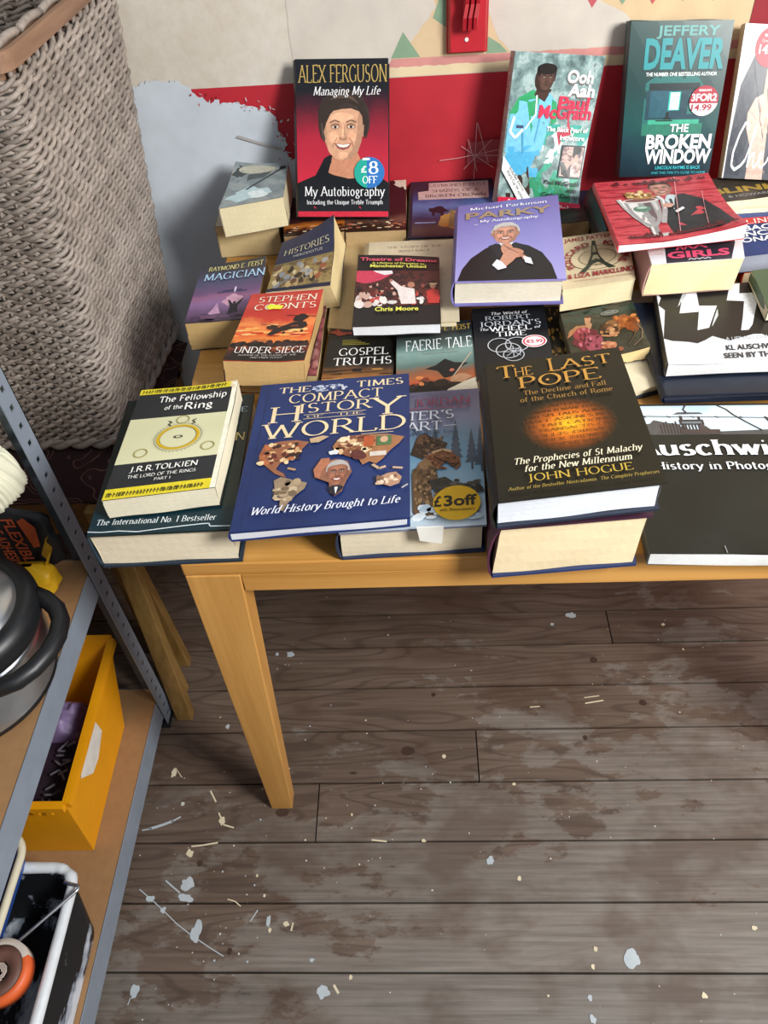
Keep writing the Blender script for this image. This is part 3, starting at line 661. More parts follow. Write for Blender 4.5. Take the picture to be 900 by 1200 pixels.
# ------------------------------------------------------------------ where each book lies: corners of its front cover in metres (top left, top right, bottom right, bottom left)
Q = {
 'ferg': [(0.1089, 0.858, 1.0296), (0.2644, 0.858, 1.0234), (0.2556, 0.7043, 0.823), (0.0984, 0.7197, 0.823)],
 'mcg': [(0.469, 0.806, 1.0392), (0.6276, 0.868, 1.0042), (0.5836, 0.7709, 0.788), (0.447, 0.7705, 0.806)],
 'deav': [(0.6556, 0.846, 1.0609), (0.8194, 0.846, 1.0542), (0.8126, 0.7771, 0.834), (0.6619, 0.7888, 0.834)],
 'cher': [(0.8416, 0.855, 1.0457), (0.9772, 0.855, 1.0326), (0.9696, 0.7455, 0.83), (0.8359, 0.7751, 0.83)],
 'tan': [(-0.0546, 0.872, 0.811), (0.0574, 0.8739, 0.811), (0.06, 0.724, 0.811), (-0.052, 0.722, 0.811)],
 'sea': [(-0.0202, 0.8384, 0.866), (0.075, 0.8435, 0.866), (0.0796, 0.7065, 0.866), (-0.0266, 0.6745, 0.866)],
 'darkl': [(0.0632, 0.8266, 0.806), (0.1721, 0.8429, 0.806), (0.1793, 0.6931, 0.806), (0.0728, 0.6849, 0.806)],
 'darkr': [(0.1713, 0.8748, 0.806), (0.2867, 0.8802, 0.806), (0.2858, 0.6891, 0.806), (0.1802, 0.69, 0.806)],
 'shard': [(0.2958, 0.8991, 0.797), (0.4502, 0.8967, 0.797), (0.4442, 0.6737, 0.797), (0.2898, 0.6761, 0.797)],
 'dblue': [(0.6105, 0.8797, 0.77), (0.8451, 0.8674, 0.77), (0.8347, 0.6677, 0.77), (0.6, 0.68, 0.77)],
 'bspine': [(0.6126, 0.7689, 0.828), (0.7181, 0.7741, 0.828), (0.71, 0.6098, 0.828), (0.6109, 0.6163, 0.828)],
 'smalld': [(0.5547, 0.7462, 0.8), (0.6089, 0.76, 0.8), (0.6029, 0.704, 0.8), (0.551, 0.6968, 0.8)],
 'blink': [(0.7956, 0.7855, 0.822), (0.9639, 0.8076, 0.822), (0.9505, 0.7232, 0.822), (0.8069, 0.7006, 0.822)],
 'orange': [(0.8285, 0.7251, 0.772), (0.989, 0.7471, 0.772), (0.9594, 0.5813, 0.772), (0.8277, 0.5606, 0.772)],
 'dict': [(0.7539, 0.6875, 0.804), (0.9402, 0.7181, 0.804), (0.9182, 0.5702, 0.804), (0.7399, 0.5461, 0.804)],
 'green': [(0.8025, 0.4825, 0.823), (0.9133, 0.5003, 0.823), (0.9048, 0.3935, 0.823), (0.795, 0.3778, 0.823)],
 'mag': [(-0.0566, 0.6066, 0.801), (0.0504, 0.6228, 0.801), (0.0519, 0.4428, 0.801), (-0.0554, 0.4358, 0.801)],
 'kraft': [(0.1655, 0.7114, 0.781), (0.2306, 0.7146, 0.781), (0.2264, 0.4263, 0.781), (0.1628, 0.4398, 0.781)],
 'hist': [(0.0789, 0.6339, 0.822), (0.1724, 0.642, 0.85), (0.1687, 0.487, 0.826), (0.0635, 0.5084, 0.806)],
 'irish': [(0.2227, 0.6618, 0.8), (0.3709, 0.6601, 0.8), (0.3637, 0.4177, 0.8), (0.219, 0.4166, 0.8)],
 'dream': [(0.2084, 0.5815, 0.822), (0.3384, 0.5703, 0.822), (0.3343, 0.3771, 0.822), (0.2066, 0.378, 0.822)],
 'pink': [(0.0414, 0.5222, 0.783), (0.1577, 0.5134, 0.783), (0.1547, 0.3179, 0.783), (0.035, 0.325, 0.783)],
 'siege': [(0.0482, 0.473, 0.824), (0.1584, 0.479, 0.824), (0.1447, 0.2952, 0.824), (0.0307, 0.3023, 0.824)],
 'gospel': [(0.1674, 0.4502, 0.78), (0.2679, 0.4478, 0.78), (0.2637, 0.2862, 0.78), (0.1606, 0.2825, 0.78)],
 'faerie': [(0.2696, 0.428, 0.787), (0.3823, 0.4372, 0.787), (0.3812, 0.265, 0.787), (0.2689, 0.2564, 0.787)],
 'gold': [(0.4805, 0.4958, 0.765), (0.5423, 0.4985, 0.765), (0.5379, 0.349, 0.765), (0.4762, 0.3467, 0.765)],
 'wheel': [(0.385, 0.4614, 0.79), (0.4945, 0.4651, 0.79), (0.4905, 0.2888, 0.79), (0.3811, 0.2837, 0.79)],
 'creamnavy': [(0.5885, 0.5223, 0.768), (0.7126, 0.5379, 0.768), (0.6882, 0.3059, 0.768), (0.596, 0.2749, 0.768)],
 'navy': [(0.632, 0.472, 0.782), (0.942, 0.472, 0.782), (0.942, 0.247, 0.782), (0.632, 0.247, 0.782)],
 'paint': [(0.5163, 0.4379, 0.79), (0.6288, 0.4669, 0.79), (0.6302, 0.3443, 0.788), (0.5185, 0.319, 0.788)],
 'post': [(0.5321, 0.5918, 0.83), (0.6412, 0.6124, 0.83), (0.6268, 0.4656, 0.83), (0.5154, 0.4413, 0.83)],
 'kl': [(0.6622, 0.4671, 0.803), (0.9445, 0.4979, 0.803), (0.9061, 0.288, 0.803), (0.6386, 0.2845, 0.803)],
 'girls': [(0.6475, 0.574, 0.858), (0.8041, 0.5864, 0.858), (0.776, 0.4596, 0.858), (0.6423, 0.4519, 0.858)],
 'prog': [(0.5984, 0.6977, 0.868), (0.7845, 0.7056, 0.868), (0.7795, 0.4894, 0.883), (0.5941, 0.4666, 0.883)],
 'parky': [(0.3726, 0.6509, 0.862), (0.5371, 0.6741, 0.862), (0.5159, 0.4232, 0.858), (0.3567, 0.4283, 0.858)],
 'intl': [(-0.0963, 0.2457, 0.806), (0.0771, 0.2513, 0.806), (0.0817, 0.0052, 0.806), (-0.0862, 0.0007, 0.806)],
 'fell': [(-0.0634, 0.2253, 0.839), (0.0647, 0.2345, 0.839), (0.0642, 0.0408, 0.839), (-0.0643, 0.0241, 0.839)],
 'winter': [(0.2187, 0.2461, 0.799), (0.3813, 0.2553, 0.799), (0.3738, 0.0075, 0.799), (0.2052, 0.0005, 0.799)],
 'times': [(0.0907, 0.2487, 0.822), (0.288, 0.263, 0.822), (0.2871, 0.0015, 0.822), (0.0859, -0.0143, 0.822)],
 'plum': [(0.4011, 0.2198, 0.826), (0.566, 0.2515, 0.826), (0.5518, -0.0095, 0.826), (0.3867, -0.0223, 0.826)],
 'pope': [(0.3825, 0.1906, 0.885), (0.5467, 0.2174, 0.885), (0.5526, -0.018, 0.885), (0.3794, -0.0386, 0.885)],
 'aus': [(0.5661, 0.2428, 0.7725), (0.8758, 0.2309, 0.7725), (0.8658, -0.0309, 0.7725), (0.556, -0.019, 0.7725)],
 'slip': [(0.294, -0.004, 0.8107), (0.3246, -0.004, 0.8109), (0.3226, -0.004, 0.7817), (0.2973, -0.004, 0.7872)],
}
# ------------------------------------------------------------------ books standing against the wall
K = Q
GS = 'books standing against the back wall'
b = Book('hardback_book', 'black and red hardback with a smiling man in black polo neck, standing upright', K['ferg'], .030, True, '#17181C', page='#E9E0CC', group=GS, seed=2)
b.poly([(0,.0),(1,0),(1,1),(0,1)], grad_mat(((0.0,'#C2243A'),(.18,'#C2273A'),(.50,'#A51F33'),(.72,'#3C1620'),(.80,'#15161A'))))
b.rect(0, 0, 1, .035, '#C4283C'); b.rect(0, .035, 1, .17, '#17191D')
b.poly([(0,.17),(.0,.22),(.20,.27),(.30,.38),(.36,.40),(.72,.36),(.86,.28),(1,.22),(1,.1),(0,.1)], '#121316')
b.poly([(.34,.28),(.62,.24),(.72,.34),(.66,.42),(.40,.42)], '#BE8264'); b.poly([(.30,.36),(.33,.29),(.50,.245),(.64,.25),(.74,.33),(.78,.38),(.84,.27),(.5,.18),(.2,.25)], '#0E0F12')
b.poly([(.24,.60),(.235,.68),(.30,.76),(.42,.805),(.58,.81),(.72,.76),(.79,.68),(.80,.58),(.76,.50),(.73,.55),(.50,.60),(.30,.54),(.27,.50)], '#3A2D26')
b.face(.51, .555, .215, .190, '#DBA684', '#3A2D26', 4)
b.poly([(.245,.58),(.25,.69),(.34,.775),(.50,.805),(.64,.79),(.74,.73),(.785,.62),(.765,.53),(.745,.60),(.72,.66),(.68,.705),(.56,.735),(.46,.71),(.37,.655),(.325,.60),(.295,.54),(.28,.50),(.26,.53)], '#33271F')
b.poly([(.36,.745),(.48,.78),(.62,.765),(.68,.72),(.58,.755),(.46,.755)], '#54443A'); b.poly([(.29,.60),(.30,.54),(.315,.50),(.30,.48),(.275,.52),(.265,.60)], '#4A3E36'); b.poly([(.745,.60),(.735,.53),(.74,.50),(.765,.54),(.775,.61)], '#2E241F')
b.text('ALEX FERGUSON', .51, .855, .95, .105, '#B59A55', bold=1.15); b.text('Managing My Life', .55, .775, .72, .052, '#EDEBEA', sh=.22, bold=1.3)
b.text('My Autobiography', .52, .135, .88, .060, '#F1F1F2', bold=1.15); b.text('Including the Unique Treble Triumph', .52, .080, .84, .028, '#E2E2E4', bold=1.8)
b.ell(.795, .283, .165, .100, '#2E6FB4', b.stk); b.poly([(.795-.165*math.cos(t)*1, .283+.100*math.sin(t)) for t in [(-.5+i/20)*PI*.9 for i in range(21)]], '#1FA08E', b.stk)
b.text('8', .84, .278, .10, .075, '#FFFFFF', bold=1.6, M=b.stk); b.text('£', .735, .285, .06, .040, '#FFFFFF', 'sans', bold=2, M=b.stk); b.text('OFF', .80, .215, .16, .045, '#FFFFFF', bold=1.5, M=b.stk)
b.rect(.72, .362, .80, .376, '#DCE6EE', b.stk); b.done()
b = Book('paperback_book', 'paperback with a footballer in pale blue and green kit, leaning on the wall', K['mcg'], .020, False, '#8E8A88', page='#E8E1D2', spine='#A99490', seed=3, group=GS, bulge=.001, curl=((1,0,.02,.5),))
busy = picture_mat(('#48585A','#5F7474','#7E9896','#A9BEBC','#566062'), 45)
b.rect(0,0,1,1, busy)
b.rect(.42, .10, 1, .56, '#2C9C7E'); b.rect(.45, .33, 1, .56, '#3AA093'); b.rect(.36, .05, 1, .20, '#2D8A62')
b.poly([(.50,.30),(.75,.55),(.82,.52),(.74,.30)], '#D9D4D2'); b.poly([(.66,.42),(.60,.52),(.72,.60),(.78,.50)], '#B43A4E'); b.poly([(.46,.34),(.44,.40),(.60,.52),(.66,.42),(.62,.34)], '#D5D2D2')
b.poly([(.10,.08),(.20,.08),(.24,.30),(.32,.30),(.42,.06),(.36,.02),(.12,.02)], '#3B2A24')
b.poly([(.03,.32),(.06,.22),(.45,.20),(.47,.33),(.40,.42),(.06,.40)], '#4FA9D2')
b.poly([(.02,.36),(.02,.62),(.10,.72),(.24,.77),(.42,.77),(.54,.70),(.58,.58),(.50,.60),(.46,.38)], '#74BDDC')
b.poly([(.24,.77),(.10,.72),(.02,.62),(.03,.56),(.10,.62),(.20,.70),(.30,.50),(.34,.72),(.45,.76)], '#2F9A62'); b.poly([(.54,.70),(.58,.58),(.52,.55),(.48,.72)], '#2F9A62')
b.poly([(.27,.74),(.40,.70),(.46,.78),(.30,.80)], '#3E2A22'); b.blob(.36, .845, .11, .085, '#33221C', 4, .08); b.blob(.37, .895, .11, .045, '#1A1413', 6, .08)
b.face(.385, .845, .082, .072, '#5A4036', '#1C1614', 3, smile=False, hairline=.5); b.blob(.375,.905,.10,.035,'#191413',6,.08)
b.path([(.08,.60),(.05,.50),(.12,.46),(.20,.52)],.02,'#CFE6EE'); b.path([(.30,.74),(.32,.62),(.22,.52)],.012,'#D8ECF2'); b.path([(.20,.50),(.24,.36)],.012,'#4E9CC0'); b.path([(.38,.62),(.36,.44)],.010,'#5CA6C8'); b.rect(.12,.525,.20,.545,'#3A4A6A')
b.text('Ooh', .76, .83, .30, .075, '#F2F0EE', 'sans', bold=2.6, outline='#6E6A68'); b.text('Aah', .80, .745, .31, .075, '#F2F0EE', 'sans', bold=2.6, outline='#6E6A68')
b.text('Paul', .74, .665, .36, .075, '#DE2E4E', 'sans', bold=2.8); b.text('McGrath', .66, .600, .62, .080, '#DE2E4E', 'sans', bold=2.8)
b.text('The Black Pearl of', .72, .515, .50, .030, '#F4F4F2', 'sans', bold=2); b.text('Inchicore', .80, .462, .30, .030, '#F4F4F2', 'sans', bold=2)
b.rect(.70, .215, .98, .43, '#17191A'); b.rect(.715,.225,.965,.42, picture_mat(('#20181A','#5A2A28','#C9A79A','#2A2426'), 120)); b.blob(.84,.33,.07,.07,'#B98A78',3,.4)
b.text('Paul McGrath', .76, .165, .42, .028, '#16201C', 'sans', bold=2); b.text('with', .88, .122, .12, .026, '#16201C', 'sans', bold=2); b.text('Cathal Dervan', .76, .080, .44, .028, '#16201C', 'sans', bold=2)
b.rect(0, 0, 1, .052, '#D12846'); b.text('Foreword by Bryan Robson', .50, .014, .74, .026, '#F4E6E6', 'sans', bold=2)
b.poly([(.0,.34),(.40,.06),(.40,.0),(.30,.0),(.0,.24)], '#EDEDEA'); b.slant_text('Includes exclusive', (.085,.255), (.335,.075), .022, '#4A4E50'); b.slant_text("World Cup '94 update", (.055,.235), (.305,.045), .022, '#4A4E50')
b.spine_text('Paul McGrath', .96, .66, .80, .30, '#B04452'); b.spine_text('with Cathal Dervan', .56, .24, .75, .35, '#5A4644'); b.done()
b = Book('paperback_book', 'thick dark teal paperback with a lit room on its cover, standing upright', K['deav'], .036, False, '#1D4546', page='#D8CBB0', spine='#243A3C', seed=4, group=GS, bulge=.003)
b.rect(0,0,1,1, grad_mat(((0.0,'#10222E'),(.2,'#143842'),(.35,'#174C4B'),(.6,'#143C3C'),(1.0,'#1B3F3D')), 1))
b.poly([(.20,.30),(.20,.62),(.30,.665),(.72,.665),(.80,.60),(.80,.30)], '#1F6A66'); b.rect(.20,.28,.84,.36,'#257560'); b.rect(.26,.355,.80,.385,'#39A585')
b.rect(.22,.385,.82,.575,'#173E4B'); b.rect(.24,.575,.76,.62,'#0F2428'); b.rect(.26,.40,.48,.57,'#1E5463'); b.rect(.66,.42,.78,.55,'#2B6E6A')
b.rect(.455,.445,.575,.565,'#20B4A4'); b.rect(.47,.45,.565,.56,'#D9F0EE'); b.rect(.47,.503,.565,.507,'#7FB8B4')
b.rect(.42,.385,.50,.40,'#0C1A1C'); b.rect(.44,.40,.475,.435,'#0C1A1C'); b.rect(.34,.375,.52,.383,'#0E2022')
b.text('JEFFERY', .57, .912, .62, .058, '#5C9C98', 'sans', bold=2); b.text('DEAVER', .56, .715, .80, .175, '#228E94', 'sans', bold=3.2, outline='#123638')
b.text('THE NUMBER ONE BESTSELLING AUTHOR', .55, .665, .72, .022, '#E4EEEC', 'sans', bold=2)
b.text('THE', .60, .305, .20, .050, '#F2F5F4', 'sans', bold=2); b.text('BROKEN', .61, .195, .70, .090, '#F6F8F8', 'sans', bold=3.2); b.text('WINDOW', .62, .095, .72, .090, '#F6F8F8', 'sans', bold=3.2)
b.text('LINCOLN RHYME IS BACK', .64, .052, .50, .022, '#37B6C2', 'sans', bold=1.5); b.text("AND THIS TIME IT'S CLOSE TO HOME", .65, .020, .60, .016, '#37B6C2', 'sans', bold=1)
b.ell(.815, .505, .148, .098, '#A31D33', b.stk); b.poly([(.815+.148*math.cos(math.radians(t)), .505+.098*math.sin(math.radians(t))) for t in range(190, 351, 10)], '#EFEDEA', b.stk)
b.text('eason', .815, .566, .13, .020, '#F2DADA', 'sans', bold=1.5, M=b.stk); b.text('3FOR2', .815, .505, .26, .045, '#FAF6F4', 'sans', bold=2.2, M=b.stk); b.text('14.99', .80, .443, .21, .040, '#9C1C35', 'sans', bold=2.2, M=b.stk)
b.done()
b = Book('paperback_book', 'white paperback with a dark-haired woman, standing at the right edge of the photo', K['cher'], .026, False, '#DADADB', page='#D6C7A8', spine='#A8957C', seed=5, group=GS, bulge=.002)
b.rect(.4,0,1,.95,'#4C4F57'); b.ux = (.55, 0)
b.poly([(.03,.0),(.03,.22),(.10,.62),(.30,.80),(.55,.92),(1,.95),(1,0)], '#4C4F57'); b.poly([(.06,.03),(.06,.3),(.16,.6),(.36,.74),(.42,.3),(.36,.02)], '#3F434C')
b.poly([(.62,.38),(.62,.72),(.72,.82),(1,.84),(1,.3),(.74,.32)], '#C9A591')
b.poly([(.50,.0),(.50,.22),(.36,.34),(.34,.44),(.46,.54),(.62,.57),(.70,.50),(.80,.42),(.86,.0)], '#CDB2A2'); b.path([(.60,.50),(.62,.40),(.68,.36)], .012, '#8C6B5E'); b.path([(.42,.45),(.54,.40)], .006, '#A98B7C')
b.path([(.42,.33),(.40,.37),(.34,.38),(.24,.30),(.16,.18),(.16,.09),(.24,.06),(.36,.09),(.44,.13)], .022, '#F6F7F8', b.let)
b.path([(.44,.13),(.56,.30),(.60,.35),(.57,.36),(.52,.24),(.50,.08),(.56,.17),(.62,.18),(.62,.09),(.66,.08),(.72,.12),(.80,.15),(.79,.19),(.74,.17),(.74,.10),(.80,.08),(.90,.12),(.96,.18)], .016, '#F6F7F8', b.let)
b.text('MY STORY', .70, .040, .40, .022, '#B8988A', 'sans'); b.ell(.60, .86, .31, .125, '#C8303E', b.stk)
b.text('eason', .60, .925, .30, .026, '#F4E4E2', 'sans', bold=2, M=b.stk); b.text('Great Value', .60, .890, .38, .020, '#F0CFCB', 'sans', M=b.stk); b.text('14.99', .60, .82, .46, .055, '#FAF6F4', 'sans', bold=2.2, M=b.stk)
b.done()
# ------------------------------------------------------------------ back row lying down
b = Book('paperback_book', 'plain tan paperback at the back left, under the thick seascape paperback', K['tan'], .060, False, '#9E8B6C', page='#C9B284', seed=6, pdark=.9)
b.done()
b = Book('paperback_book', 'thick worn paperback with a grey seascape cover, on top at the back left corner', K['sea'], .052, False, '#77807E', page='#DCCFA8', spine='#8A8375', seed=7, sk=(.002,.0,0), curl=((0,1,.008,.5),), pdark=.88)
b.rect(0,0,1,1, picture_mat(('#5E6A6C','#7E8A8B','#98A19F','#6A7270'), 26)); b.blob(.42,.24,.32,.16,'#B8CFD2',3,.4); b.blob(.55,.20,.16,.09,'#DCE8E8',5,.4); b.blob(.14,.80,.16,.13,'#3F4644',6,.4); b.poly([(.1,.55),(.3,.72),(.75,.80),(.6,.62)], '#4B5352')
b.ell(.45,.84,.34,.10,'#B9B7A2')
b.path([(.35,.35),(.92,.84)], .03, '#2B2F30'); b.blob(.90,.84,.07,.05,'#1A1C1C',2,.4); b.done()
for nm, lab, sd in (('darkl', 'dark paperback with orange band, under the left half of the upright polo-neck hardback', 8), ('darkr', 'dark maroon paperback with a torn white corner, beside the navy fantasy hardback', 9)):
    b = Book('paperback_book', lab, K[nm], .055, False, '#241519', page='#B99B6E', seed=sd, pdark=.85)
    b.rect(0,0,1,1, grad_mat(((0.0,'#2C1A16'),(.10,'#3A2118'),(.2,'#C8722C') if sd == 8 else (.2,'#6E4A3E'),(.30,'#33191A'),(.6,'#341620'),(1.0,'#241418')), 1))
    b.scatter(.02,.04,.98,.20, ('#D9B28A','#221512','#B5654A','#F0D8B8','#1B1412'), 34, .045, .012, sd)
    if sd == 9:
        b.poly([(.80,1),(.83,.95),(.80,.91),(.86,.86),(.90,.84),(.95,.86),(.97,.80),(1,.78),(1,1)], '#DDD2BC'); b.line((.05,.55),(.45,.12),.006,'#8E7A74')
        b.path([(.35,.9),(.42,.7),(.36,.55)], .006, '#7A5A56')
    b.done()
b = Book('hardback_book', 'navy fantasy hardback with a pale pink title label, lying behind the purple hardback', K['shard'], .045, True, '#1C2333', page='#D8CBB2', seed=10)
b.rect(.03,.02,.98,.98, grad_mat(((0.0,'#3A3038'),(.15,'#54483E'),(.3,'#2E3350'),(.5,'#5A6FA0'),(.62,'#35467A'),(.8,'#1E2636'),(1.0,'#1A1F2C')), 1))
b.blob(.52,.26,.20,.12,'#B98A4A',4,.4); b.blob(.60,.17,.26,.06,'#C27A36',8,.4); b.poly([(.44,.14),(.47,.42),(.50,.44),(.53,.34),(.60,.48),(.66,.16)], '#8A7048'); b.blob(.33,.44,.12,.05,'#1B1A22',9,.4); b.rect(.26,.34,.29,.44,'#17161C'); b.rect(.36,.34,.39,.44,'#17161C')
b.rect(.06,.22,.30,.24,'#8C97C0'); b.poly([(.10,.62),(.09,.76),(.22,.78),(.22,.92),(.94,.93),(.93,.62)], '#C7A9A2')
b.text('RAYMOND E FEIST', .56, .845, .70, .050, '#46302E'); b.text('SHARDS OF A', .54, .745, .56, .050, '#46302E'); b.text('BROKEN CROWN', .54, .655, .72, .050, '#46302E'); b.done()
b = Book('hardback_book', 'dark blue hardback lying flat under the standing teal paperback', K['dblue'], .019, True, '#182A42', page='#CDBF9F', seed=11)
b.text('THE', .55, .42, .3, .06, '#C8D2DA'); b.done()
b = Book('hardback_book', 'black hardback with a rounded spine, lying under the left edge of the red trophy book', K['bspine'], .054, True, '#1E2124', page='#CDBF9F', seed=12, bulge=.012)
b.done()
b = Book('paperback_book', 'small dark book at the foot of the leaning footballer paperback', K['smalld'], .04, False, '#1C1A1A', page='#B39468', seed=13); b.rect(.1,.3,.8,.6,'#2C2A28'); b.done()
b = Book('paperback_book', 'dark brown striped paperback with gold lettering, lying below the upright white paperback', K['blink'], .05, False, '#3A342C', page='#E6DBB8', seed=14)
b.rect(0,0,1,1, picture_mat(('#23201C','#4A4238','#2B2723','#6A5E4C'), 6, 5, (8, 60, 8))); b.text('BLINK', .45, .33, .80, .22, '#A88A3C', 'sans', bold=3, sh=-.05); b.text('& HOWARD MARKS', .62, .12, .86, .10, '#8C8C86', 'sans', bold=1.5); b.done()
b = Book('paperback_book', 'red paperback edge showing under the blue dictionary', K['orange'], .02, False, '#C2452F', page='#D8C8A4', seed=15); b.text('DICTIONARY', .3, .03, .4, .03, '#5E1A14', 'sans'); b.done()
b = Book('paperback_book', 'blue and white language dictionary at the right edge of the table', K['dict'], .029, False, '#2B3C6E', page='#8E95A4', seed=16, curl=((.3,1,.01,.6),))
b.rect(0,.90,1,1,'#E4DCC4'); b.rect(0,.66,1,.80,'#C23A35'); b.rect(0,.80,1,.90,'#3A4C84')
b.text('COLLINS', .56, .675, .50, .10, '#F2E6E2', bold=1.4); b.text('PAPERBACK', .50, .53, .72, .105, '#F0F1F4', 'sans', bold=2); b.text('FRENCH', .55, .40, .52, .105, '#F0F1F4', 'sans', bold=2); b.text('DICTIONARY', .52, .275, .76, .10, '#F0F1F4', 'sans', bold=2); b.done()
b = Book('paperback_book', 'plain dark green book lying on the black and white history paperback at the right edge', K['green'], .018, False, '#4A5D45', page='#D8CBB2', seed=17); b.ell(.55,.35,.16,.09,'#5E7058'); b.done()
# ------------------------------------------------------------------ middle rows
b = Book('paperback_book', 'purple landscape paperback with a raised-arm figure, at the left edge of the table', K['mag'], .050, False, '#4D3E56', page='#BFA06A', spine='#3B3440', seed=18, pdark=.86, curl=((1,1,.004,.4),))
b.rect(0,0,1,1, grad_mat(((0.0,'#3A2F3A'),(.14,'#5E4664'),(.28,'#8A6894'),(.40,'#8F5E80'),(.48,'#6A4C74'),(.62,'#4D4A68'),(.80,'#3D3A4C'),(1.0,'#2A2A30')), 1))
b.blob(.62,.33,.14,.09,'#C99AB0',3,.3); b.rect(.36,.455,.80,.475,'#2E2A44'); b.poly([(.40,.455),(.44,.50),(.72,.50),(.76,.455)],'#3A3558'); b.ell(.62,.50,.015,.05,'#D8C8E8')
b.poly([(.58,.08),(.60,.22),(.55,.32),(.57,.33),(.63,.26),(.68,.26),(.76,.34),(.78,.33),(.71,.22),(.74,.08)], '#1E1A26'); b.ell(.655,.275,.022,.022,'#1E1A26'); b.poly([(.28,.10),(.36,.20),(.40,.30),(.44,.20),(.48,.12)],'#B98EAE'); b.scatter(.05,.02,.95,.10,('#2A2230','#4A3650','#6A4A66'),16,.08,.02,3)
b.text('RAYMOND E. FEIST', .55, .860, .84, .075, '#E3D98E', bold=1.5, outline='#3A2C20'); b.text('MAGICIAN', .56, .690, .92, .115, '#A9CBE6', bold=1.7, outline='#20304A'); b.done()
b = Book('paperback_book', 'plain kraft-brown paperback between the cream hardback and the navy battle-painting paperback', K['kraft'], .030, False, '#B49A6C', page='#C9AE78', seed=19); b.done()
b = Book('paperback_book', 'thick tilted paperback with a navy top and an old battle painting below', K['hist'], .045, False, '#2B2E48', page='#DDC896', spine='#3A3A4C', seed=20, curl=((1,1,.014,.6),), pdark=.9)
b.rect(0,0,1,.50, picture_mat(('#4A3C28','#7A6238','#A08A58','#5E4A34','#8C8A80'), 34)); b.rect(0,0,1,.05,'#23263C'); b.scatter(.05,.08,.95,.44,('#B9A070','#6A4A34','#8A8F96','#C9B890','#3C3226','#A8A29A','#9A5A3A'),46,.05,.05,6); b.rect(0,.49,1,.505,'#8A7A4C')
b.text('HISTORIES', .52, .665, .80, .10, '#C9C2A0', bold=1.2); b.text('HERODOTUS', .56, .575, .50, .045, '#B9B8B4', 'sans', bold=1); b.done()
b = Book('hardback_book', 'cream hardback history with thin grey title lettering, under the black football-crowd paperback', K['irish'], .034, True, '#C9BC9E', page='#DDD0B0', seed=21, bulge=.012, back='#C0AF8C')
b.text('THE STORY OF THE', .52, .900, .62, .028, '#7F7560'); b.text('IRISH RACE', .52, .845, .36, .028, '#7F7560'); b.rect(.3,.815,.75,.8165,'#A89C82'); b.done()
b = Book('paperback_book', 'black paperback with a cheering football crowd and a red flag, on the cream hardback', K['dream'], .017, False, '#1B1A1C', page='#E4E6EA', seed=22, curl=((1,1,-.004,.5),))
b.rect(0,.255,1,.755, picture_mat(('#141213','#2A1E1E','#5A2A28','#1B1718','#7A4640'), 40)); b.poly([(0,.755),(.42,.755),(.44,.71),(.30,.62),(.18,.58),(.10,.57),(0,.60)], '#C8405A'); b.poly([(.20,.755),(.43,.755),(.44,.71),(.34,.69),(.24,.73)], '#E3DEE0')
b.scatter(.02,.27,.98,.42,('#D8D2D0','#B8473F','#E6DCD6','#6A2A28','#C9A596','#2A2224'),46,.045,.045,4); b.scatter(.05,.40,.98,.55,('#C9A090','#3A2624','#8A4A40','#2A2020'),34,.022,.025,8)
b.poly([(.55,.27),(.50,.46),(.42,.56),(.40,.60),(.44,.61),(.54,.52),(.60,.50),(.70,.48),(.72,.27)], '#E4D8D4'); b.blob(.66,.535,.045,.04,'#B07A66',2,.1); b.blob(.42,.60,.022,.02,'#B07A66',2,.1); b.poly([(.86,.27),(.84,.44),(.92,.48),(.99,.44),(.99,.27)],'#B93A36'); b.blob(.92,.51,.035,.035,'#B07A66',4,.1); b.rect(.88,.535,.97,.555,'#C9B48A')
b.text('Theatre of Dreams', .50, .895, .94, .050, '#D5566A', 'sans', bold=2.2); b.text('A Lifetime of Devotion to', .50, .842, .64, .026, '#D9D55A', 'sans', bold=1.6); b.text('Manchester United', .50, .785, .68, .044, '#DEDA5E', 'sans', bold=2); b.text('Chris Moore', .50, .165, .50, .052, '#E0DE58', 'sans', bold=2); b.done()
b = Book('paperback_book', 'maroon-patterned paperback mostly covered by the red war paperback', K['pink'], .032, False, '#6E3440', page='#D4BC88', seed=23)
b.rect(0,0,1,1, picture_mat(('#3A1C22','#A85A62','#5E2A34','#C08A86'), 18, 3)); b.done()
b = Book('paperback_book', 'red and orange war paperback with a dark helicopter and a small yellow sticker', K['siege'], .038, False, '#B23A2C', page='#CDA970', spine='#3A2A28', seed=24, pdark=.85, sk=(-.004,-.006,0), curl=((0,0,.003,.5),(1,0,.003,.4)))
b.rect(0,0,1,1, grad_mat(((0.0,'#1B1614'),(.13,'#241916'),(.20,'#6E2A1C'),(.28,'#E2803A'),(.38,'#D8502C'),(.48,'#E88A4A'),(.58,'#C23A2A'),(.7,'#B8322A'),(.85,'#C4453A'),(1.0,'#B83A30')), 1, wob=.1))
b.scatter(.0,.20,1,.26,('#241A18','#1A1412','#3A2420'),34,.06,.035,6); b.scatter(.0,.33,.9,.50,('#F0A85A','#E06A34','#F4C27A','#B83E28'),26,.10,.016,9)
b.poly([(.42,.36),(.50,.44),(.66,.50),(.72,.53),(.88,.53),(.92,.47),(.86,.43),(.74,.43),(.60,.40),(.48,.34)], '#2A1E1C'); b.blob(.80,.58,.10,.05,'#241A1A',4,.3); b.blob(.46,.46,.08,.035,'#33211E',7,.3); b.line((.60,.63),(1.0,.60),.008,'#2A1E1C'); b.line((.30,.51),(.62,.47),.006,'#3A2420'); b.ell(.63,.38,.02,.016,'#1A1414'); b.ell(.86,.40,.02,.016,'#1A1414'); b.rect(.70,.46,.80,.48,'#7A3A2E')
